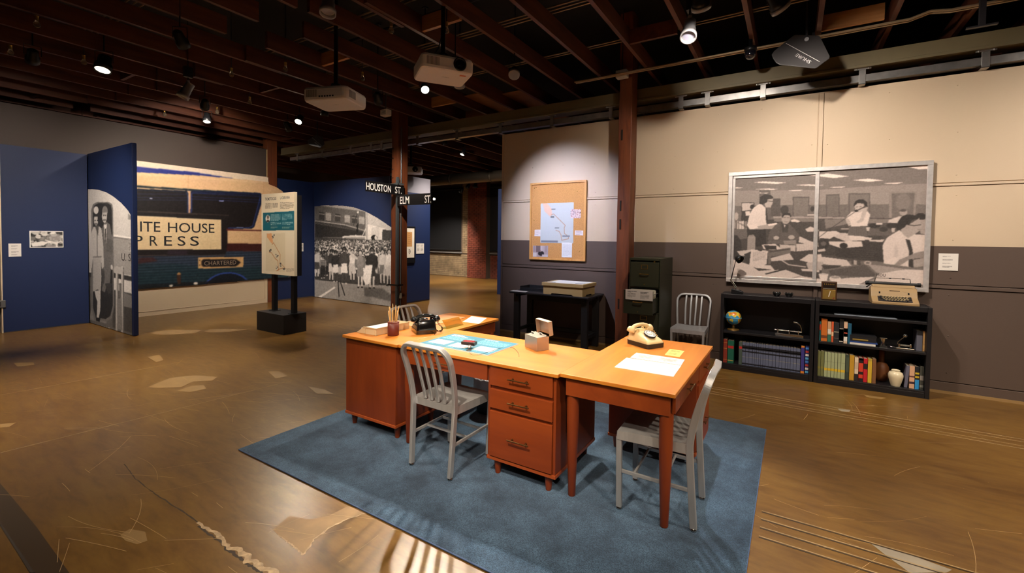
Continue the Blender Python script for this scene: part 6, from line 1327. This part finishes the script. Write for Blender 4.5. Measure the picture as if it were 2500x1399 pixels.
# blue reading board and the tethered device on it
rb_ = thing('reading_board', 'turquoise bilingual reading board with white boxes on the desk', 'sign', (-2.055, 2.703, ZM + .0003)); bx('board', mat('card_white'), rb_, -.315, .315, -.203, .203, 0, .007)
pp = Paint(190, 122, (18, 106, 134)); wh = (216, 226, 226)
pp.lines(.04, .05, .44, .1, 1, wh, 1, 1, .8).lines(.04, .13, .38, .17, 1, wh, 2, 1, .8).lines(.04, .2, .46, .44, 7, (128, 178, 190), 3).lines(.55, .05, .96, .1, 1, wh, 4, 1, .8).lines(.55, .13, .96, .44, 9, (128, 178, 190), 5)
for a in ((.05, .55, .3, .85), (.37, .58, .62, .88), (.7, .55, .95, .85)): pp.rect(*a, (214, 216, 212))
for a in ((.05, .88, .28, .91), (.37, .91, .6, .94), (.7, .88, .92, .91)): pp.lines(*a, 1, (150, 200, 210), 3)
pp.build('print', rb_, (-.314, .202, .0078), (1, 0, 0), (0, -1, 0), .628, .404)
dv = thing('tethered_device', 'small red and black device on a short stand tethered by cable', 'device', (-1.955, 2.565, ZM + .0078)); 
MB().lathe([(.02, 0), (.02, .004), (.006, .006), (.005, .02)], 14, (.03, -.035, 0)).build('stand', mat('device_steel', (96, 92, 90), .35, .7), dv); MB().bar((.028, -.03, .012), (.0, .02, .026), .02, .014).build('grip', mat('device_grey', (80, 70, 68), .35, .4), dv, .003)
MB().obox((-.018, .03, .034), ((.985, .17, 0), (-.17, .97, .1), (0, -.1, 1)), .055, .024, .012).build('body', mat('device_black', (34, 28, 30), .3, coat=.4), dv, .004); MB().obox((-.02, .0325, .0468), ((.985, .17, 0), (-.17, .97, .1), (0, -.1, 1)), .042, .016, .0012).build('red_cover', mat('device_red', (150, 24, 34), .25, coat=.5), dv, .0005)
cb_ = [at_z(*p, ZM + .009) for p in crop(820, 740, 5.435, [(1765, 632), (1800, 682), (1900, 685), (2050, 640), (2200, 595)])] + [at_z(*p, ZM + .003) for p in crop(820, 740, 5.435, [(2345, 592), (2420, 660), (2430, 710)])]
MB().tube(smooth_path([p - Vector(dv.location) for p in cb_]), .0012, 6).build('cable', mat('cable_black', (40, 30, 20), .4), dv)
# steel index card box
ib = thing('card_box', 'open steel index card box with white tabbed cards', 'box', (-1.574, 2.887, ZM + .0003), R(-28)); stn = mat('stainless', (176, 160, 146), .36, .7)
MB().box(-.082, .082, -.052, -.05, 0, .098).box(-.082, .082, .05, .052, 0, .098).box(-.082, -.08, -.05, .05, 0, .098).box(.08, .082, -.05, .05, 0, .098).box(-.08, .08, -.05, .05, 0, .003).build('case', stn, ib, .001)
lid = Matrix.Rotation(R(8), 3, 'X')
def lb(x0, x1, y0, y1, z0, z1, nm, mt):
    mb = MB().box(x0, x1, y0, y1, z0, z1); mb.v = [tuple(lid @ Vector(p) + Vector((0, .054, .098))) for p in mb.v]; return mb.build(nm, mt, ib, .0008)
lb(-.083, .083, .034, .036, 0, .105, 'lid', stn); lb(-.083, .083, 0, .034, .103, .105, 'lid_rim', stn); lb(-.083, -.081, 0, .034, 0, .103, 'lid_rim', stn); lb(.081, .083, 0, .034, 0, .103, 'lid_rim', stn)
for k in range(8): bx('card', mat('card_white'), ib, -.076, .076, -.044 + .0105 * k, -.0425 + .0105 * k, .003, .095 + .002 * k)
for k, x in ((2, -.04), (5, .02)): bx('tab', mat('paper_white'), ib, x, x + .035, -.044 + .0105 * k, -.0425 + .0105 * k, .097, .122); 
for k, x in ((2, -.04), (5, .02)): bx('tab_label', ink, ib, x + .003, x + .032, -.0446 + .0105 * k, -.044 + .0105 * k, .106, .116)
# waste bin with a clear liner behind the desks
wb = thing('waste_bin', 'dark waste bin with clear plastic liner on the rug behind desks', 'bin', (-2.27, 3.29, Z0)); MB().lathe([(.0, 0), (.105, 0), (.11, .01), (.13, .31), (.126, .31), (.106, .012), (.0, .012)], 24).build('bin', mat('bin_dark', (34, 36, 42), .5), wb)
n = 48; rg = []
for (r0, z) in ((.1245, .2), (.1265, .306), (.133, .318), (.1375, .3), (.1375, .25), (.141, .2)): rg.append([((r0 + .003 * math.sin(k * 2.4 + z * 30)) * math.cos(2 * math.pi * k / n), (r0 + .003 * math.sin(k * 2.4 + z * 30)) * math.sin(2 * math.pi * k / n), z + .006 * math.sin(k * 1.7)) for k in range(n)])
MB().loft(rg, True, False).build('liner', mat('liner_film', (214, 216, 224), .25, alpha=.55), wb)
# ================================================================ CEILING GEAR
pjw = mat('projector_white', (214, 208, 206), .4); pjv = mat('projector_vent', (96, 92, 92), .6)
def projector(px, py, dist, rz, label, w_=.5, d_=.41, h_=.135, lens=True, brand=True):
    r = ray(px, py); c = Vector((r[0] * dist, r[1] * dist, CH + r[2] * dist)); t = thing('projector', label, 'projector', c, rz)
    n = 6; rr_ = .05; ring = []
    for cxx, cyy, a0 in ((w_ / 2 - rr_, d_ / 2 - rr_, 0), (-w_ / 2 + rr_, d_ / 2 - rr_, 90), (-w_ / 2 + rr_, -d_ / 2 + rr_, 180), (w_ / 2 - rr_, -d_ / 2 + rr_, 270)):
        for k in range(5): a = R(a0 + 22.5 * k); ring.append((cxx + rr_ * math.cos(a), cyy + rr_ * math.sin(a)))
    MB().loft([[(x * .95, y * .94, 0) for x, y in ring], [(x * .985, y * .985, .012) for x, y in ring], [(x, y, .035) for x, y in ring], [(x, y, h_ - .02) for x, y in ring], [(x * .96, y * .96, h_) for x, y in ring]], False).build('housing', pjw, t, .004)
    # front is -y
    if lens:
        lx_ = w_ * .22; MB().lathe([(.062, -.01), (.062, .012), (.05, .016), (.046, .004)], 24, (lx_, -d_ / 2, h_ * .55), (0, -1, 0)).build('lens_ring', blackm, t); MB().lathe([(0, .012), (.03, .009), (.046, .003)], 24, (lx_, -d_ / 2, h_ * .55), (0, -1, 0)).build('lens', mat('lens_glass', (10, 10, 16), .05, coat=1.), t)
        bx('sticker', mat('sticker_orange', (190, 90, 40), .5), t, w_ * .26, w_ * .38, -d_ * .36, -d_ * .28, -.001, .0)
    for k in range(10): bx('vent_slot', pjv, t, -w_ / 2 + .05 + .012 * k, -w_ / 2 + .056 + .012 * k, -d_ / 2 - .0015, -d_ / 2 + .01, h_ * .25, h_ * .8)
    for k in range(10): bx('vent_slot', pjv, t, w_ / 2 - .0, w_ / 2 + .0015, -.15 + .012 * k, -.144 + .012 * k, h_ * .25, h_ * .8)
    if brand: text_obj('lettering', 'NEC', mat('logo_grey', (120, 118, 120), .5), t, (.05, -.04, -.0015), (-1, 0, 0), (0, 1, 0), .022, .07, 0)
    for x in (-.1, .1): MB().tube([(x, 0, h_), (0, 0, h_ + .07)], .009, 8).build('mount_arm', blackm, t)
    MB().lathe([(.05, h_ + .07), (.05, h_ + .085), (.022, h_ + .09), (.022, (DZ - .001) - c.z)], 14).build('mount_pole', blackm, t)
    MB().tube([(-.05, .05, h_), (-.1, .1, h_ + .06), (-.03, .06, h_ + .16), (.0, .03, h_ + .3)], .006, 6).build('cable', blackm, t)
    return t
projector(1081, 190, 4.35, R(55), 'white ceiling projector with lens facing the desks')
pr2 = projector(820, 258, 4.75, R(20), 'white ceiling projector showing its vented connector side', lens=False)
for k, x in enumerate((-.06, -.03, .0, .03, .06, .09)): bx('socket', blackm, pr2, x, x + .018, -.2065, -.2, .03, .045)
projector(1003, 424, 10.2, R(40), 'white projector hung beyond the steel beam', brand=False)
# wireless antenna paddles
pad_m = mat('paddle_grey', (50, 47, 47), .5); padt = mat('paddle_print', (190, 186, 182), .5)
def paddle(c, rz, rx, label, sc=1., mirror=False):
    t = thing('antenna_paddle', label, 'antenna', c); t.rotation_euler = (rx, 0, rz); 
    pts = [(-.225, -.04), (-.235, .0), (-.215, .035), (-.13, .11), (-.05, .175), (-.03, .18), (.15, .142), (.165, .13), (.235, -.08), (.232, -.105), (.135, -.182), (.115, -.19), (-.17, -.115), (-.2, -.09)]
    MB().prism([(x * sc, z * sc) for x, z in pts], -.006, .006, 'y').build('blade', pad_m, t, .004)
    MB().bar((-.115 * sc, -.0068, .1 * sc), (.155 * sc, -.0068, -.13 * sc), .004, .001, (0, 1, 0)).build('trim_line', padt, t)
    text_obj('lettering', 'SHURE', padt, t, (.09 * sc, -.0072, -.115 * sc), (-.76, 0, .65), (-.65, 0, -.76), .034 * sc, .15 * sc, 0)
    return t
sc_ = at_y(1953, 126, 5.5)
pd = paddle(sc_, R(12), R(-12), 'grey wireless antenna paddle hung before the panelled wall', 1.08)
q = thing('paddle_mount', 'thin pipe dropper carrying the antenna paddle before the panelled wall', 'bracket', (sc_.x + .055, sc_.y + .045, sc_.z + .12)); MB().tube([(0, 0, 0), (0, 0, (DZ - .001) - sc_.z - .12)], .012, 8).build('pipe', pipe_m, q); MB().lathe([(.02, -.02), (.02, .02)], 10, (0, -.01, .0), (0, 1, 0)).build('clamp', greym, q)
s2c = at_y(772, 345, 5.6); paddle(s2c, R(35), R(-15), 'dark wireless antenna paddle hung above the track near the mural wall', .72)
q = thing('paddle_mount', 'thin pipe dropper carrying the antenna paddle near the mural wall', 'bracket', (s2c.x - .018, s2c.y + .036, s2c.z + .10)); MB().tube([(0, 0, 0), (0, 0, (DZ - .001) - s2c.z - .12)], .012, 8).build('pipe', pipe_m, q)
# gobo projectors: grey cylinders
def gobo(px, py, z, tgt, label, sz=.075, ln=.22, cup=True):
    loc = at_z(px, py, z); d = (Vector(tgt) - loc).normalized(); t = thing('framing_projector', label, 'spotlight', loc)
    MB().lathe([(sz * .7, -ln), (sz * .72, -ln * .55), (sz * .8, -ln * .5), (sz * .8, -ln * .2), (sz, -ln * .18), (sz, 0), (sz * .86, 0), (sz * .8, -.03)], 22, (0, 0, 0), d).build('barrel', greym, t); MB().lathe([(0, -.025), (sz * .5, -.027), (sz * .8, -.032)], 22, (0, 0, 0), d).build('lens', mat('gobo_glass', (150, 150, 170), .1, coat=1.), t)
    c = -d * ln * .7; MB().tube([c, (c.x, c.y, c.z + .1)], .02, 10).build('arm', greym, t); MB().tube([(c.x, c.y, c.z + .1), (c.x, c.y, (DZ - .001) - loc.z)], .01, 8).build('stem', pipe_m, t); bx('driver_box', blackm, t, c.x - .03, c.x + .03, c.y - .05, c.y + .05, c.z + .14, c.z + .28, .004)
    return t
gb1 = gobo(1680, 92, 3.45, (-.8, 2.9, .7), 'grey framing projector with large round lens hung near the timber post'); l = spot('framing_lamp', (0, 0, 0), (-.8 - gb1.location.x, 2.9 - gb1.location.y, .7 - gb1.location.z), 250, 44, .5, (1, .93, .86), .03); l.parent = gb1; gobo(800, 34, 3.5, (-3.0, 2.0, .6), 'grey framing projector hung above the two white projectors', .07); gobo(445, 238, 3.4, (-7.2, 2.4, 2.4), 'grey framing projector hung before the navy partition'); gobo(1122, 212, 3.5, (-3.5, 4.4, 2.), 'short grey framing projector below the large projector', .07, .12)
# bare glass bulbs on sockets
glassb = mat('clear_bulb', (220, 200, 170), .05, trans=.9); 
for px, py in ((90, 57), (26, 126), (205, 150), (530, 272), (697, 167), (402, 278), (565, 180), (955, 72), (1090, 72), (885, 190), (610, 248)):
    p = at_z(px, py, 3.72); t = thing('bare_bulb', 'unlit clear glass bulb on a short ceiling socket', 'bulb', p, 0, 'bare ceiling bulbs')
    MB().lathe([(0, -.045), (.02, -.04), (.03, -.022), (.028, -.002), (.016, .022), (.014, .03)], 16).build('glass', glassb, t); MB().lathe([(.016, .028), (.016, .07), (.02, .075)], 12).build('socket', brass, t); MB().tube([(0, 0, .07), (0, 0, (DZ - .001) - p.z)], .006, 6).build('drop_rod', pipe_m, t)
# dome camera, small white speaker boxes, hanging bracket
p = at_y(1832, 132, 5.6); t = thing('dome_camera', 'small dark dome camera hung before the panelled wall', 'camera', p); MB().lathe([(max(1e-6, .06 * math.sin(math.pi * k / 14)), -.06 * math.cos(math.pi * k / 14)) for k in range(11)], 20).build('dome', mat('smoked_dome', (20, 20, 26), .08, coat=1.), t); MB().lathe([(.055, .03), (.062, .04), (.062, .07), (.02, .08), (.012, (DZ - .001) - p.z)], 18).build('housing', blackm, t)
for px, py, yy, lb in ((942, 276, 5.0, 'small off-white speaker box hung beside the sign post'), (1519, 182, 5.85, 'small off-white box fixed on the timber post side')):
    p = at_y(px, py, yy); t = thing('speaker_box', lb, 'speaker', p); bx('case', mat('offwhite_plastic', (190, 176, 160), .5), t, -.075, .075, -.05, .05, -.05, .05, .01); 
    if yy < 5.5:
        for k in range(4): bx('grille_bar', pjv, t, -.05, .05, -.0515, -.05, -.03 + .018 * k, -.022 + .018 * k)
    MB().tube([(0, 0, .05), (0, 0, (DZ - .001) - p.z)], .008, 6).build('drop_rod', pipe_m, t)
p = at_y(2397, 62, 5.6); t = thing('ceiling_bracket', 'dark T-shaped steel bracket hanging above the beam', 'bracket', p); MB().box(-.02, .02, -.02, .02, 0, (DZ - .001) - p.z).build('hanger', pipe_m, t); bx('cross_bar', pipe_m, t, -.1, .1, -.02, .02, -.012, 0)
# conduits and pipes
for (py_, cnt) in ((.4, 2), (1.9, 3), (3.35, 2), (4.25, 3), (5.35, 2), (8.2, 3), (10.4, 2)):
    for j in range(cnt): MB().tube([(-13.9, py_ + .06 * j, ZJ + .205), (4.2, py_ + .06 * j, ZJ + .205)], .009, 6).build('conduit', cm, ceiling)
t = thing('conduit_run', 'pale conduit pair bending along the ceiling above the antenna paddle', 'conduit', (0, 5.75, 0))
for o_ in (0, .045): MB().tube([(-2.6, o_, 3.72), (-.3, o_, 3.72), (.9, o_, 3.72), (1.05, o_, 3.76), (1.2, o_, 3.735), (4.2, o_, 3.735)], .013, 8).build('conduit', cm, t)
for x in (-1.68, .16, 2.6): jx = min(JX, key=lambda v: abs(v - x)); bx('clip', pipe_m, t, jx - .012, jx + .012, -.02, .06, 3.73, 3.765)
t = thing('pipe', 'dark steel sprinkler pipe resting on top of the joists', 'pipe', (0, 3.75, ZJ + .226)); MB().tube([(-14.1, 0, 0), (4.3, 0, 0)], .02, 10).build('tube', pipe_m, t)
for x in (-9.6, -5.4, -1.7, 1.3): MB().lathe([(.026, -.03), (.026, .03)], 10, (x, 0, 0), (1, 0, 0)).build('coupling', pipe_m, t)
# far ducts beyond the beam
duct = mat('duct_metal', (110, 98, 84), .45, .5)
t = thing('ventilation_duct', 'round metal ventilation duct beyond the steel beam', 'duct', (-8.0, 11.6, 3.5)); MB().tube([(-4.5, 0, 0), (4.5, 0, 0)], .17, 18).build('duct', duct, t)
for x in (-3.2, -1.6, 0, 1.6, 3.2): MB().lathe([(.172, -.03), (.182, -.03), (.182, .03), (.172, .03)], 18, (x, 0, 0), (1, 0, 0)).build('band', duct, t); MB().tube([(x, 0, .17), (x, 0, DZ - 3.501)], .006, 6).build('hanger_rod', pipe_m, t)
# far spotlights at the end of the hall
for px, py, yy, tg, gl_ in ((1140, 459, 12.2, (-11.5, 12.4, 1.), 10), (1161, 459, 12.2, (-9.2, 12.4, .4), 10), (1125, 470, 12.8, (-12.2, 13.6, .4), 10)):
    head(at_y(px, py, yy), tg, 420, 80, NEUT, .07, .17, glow=gl_, kind='far', label='lit spotlight hung before the far brick pier', group='spotlights at the far end')
head(at_y(1060, 486, 13.2), (-8.5, 9.2, .8), 40, 50, NEUT, .05, .12, glow=40, kind='bright', label='tiny glaring spotlight before the wide black roller blind', group=None)
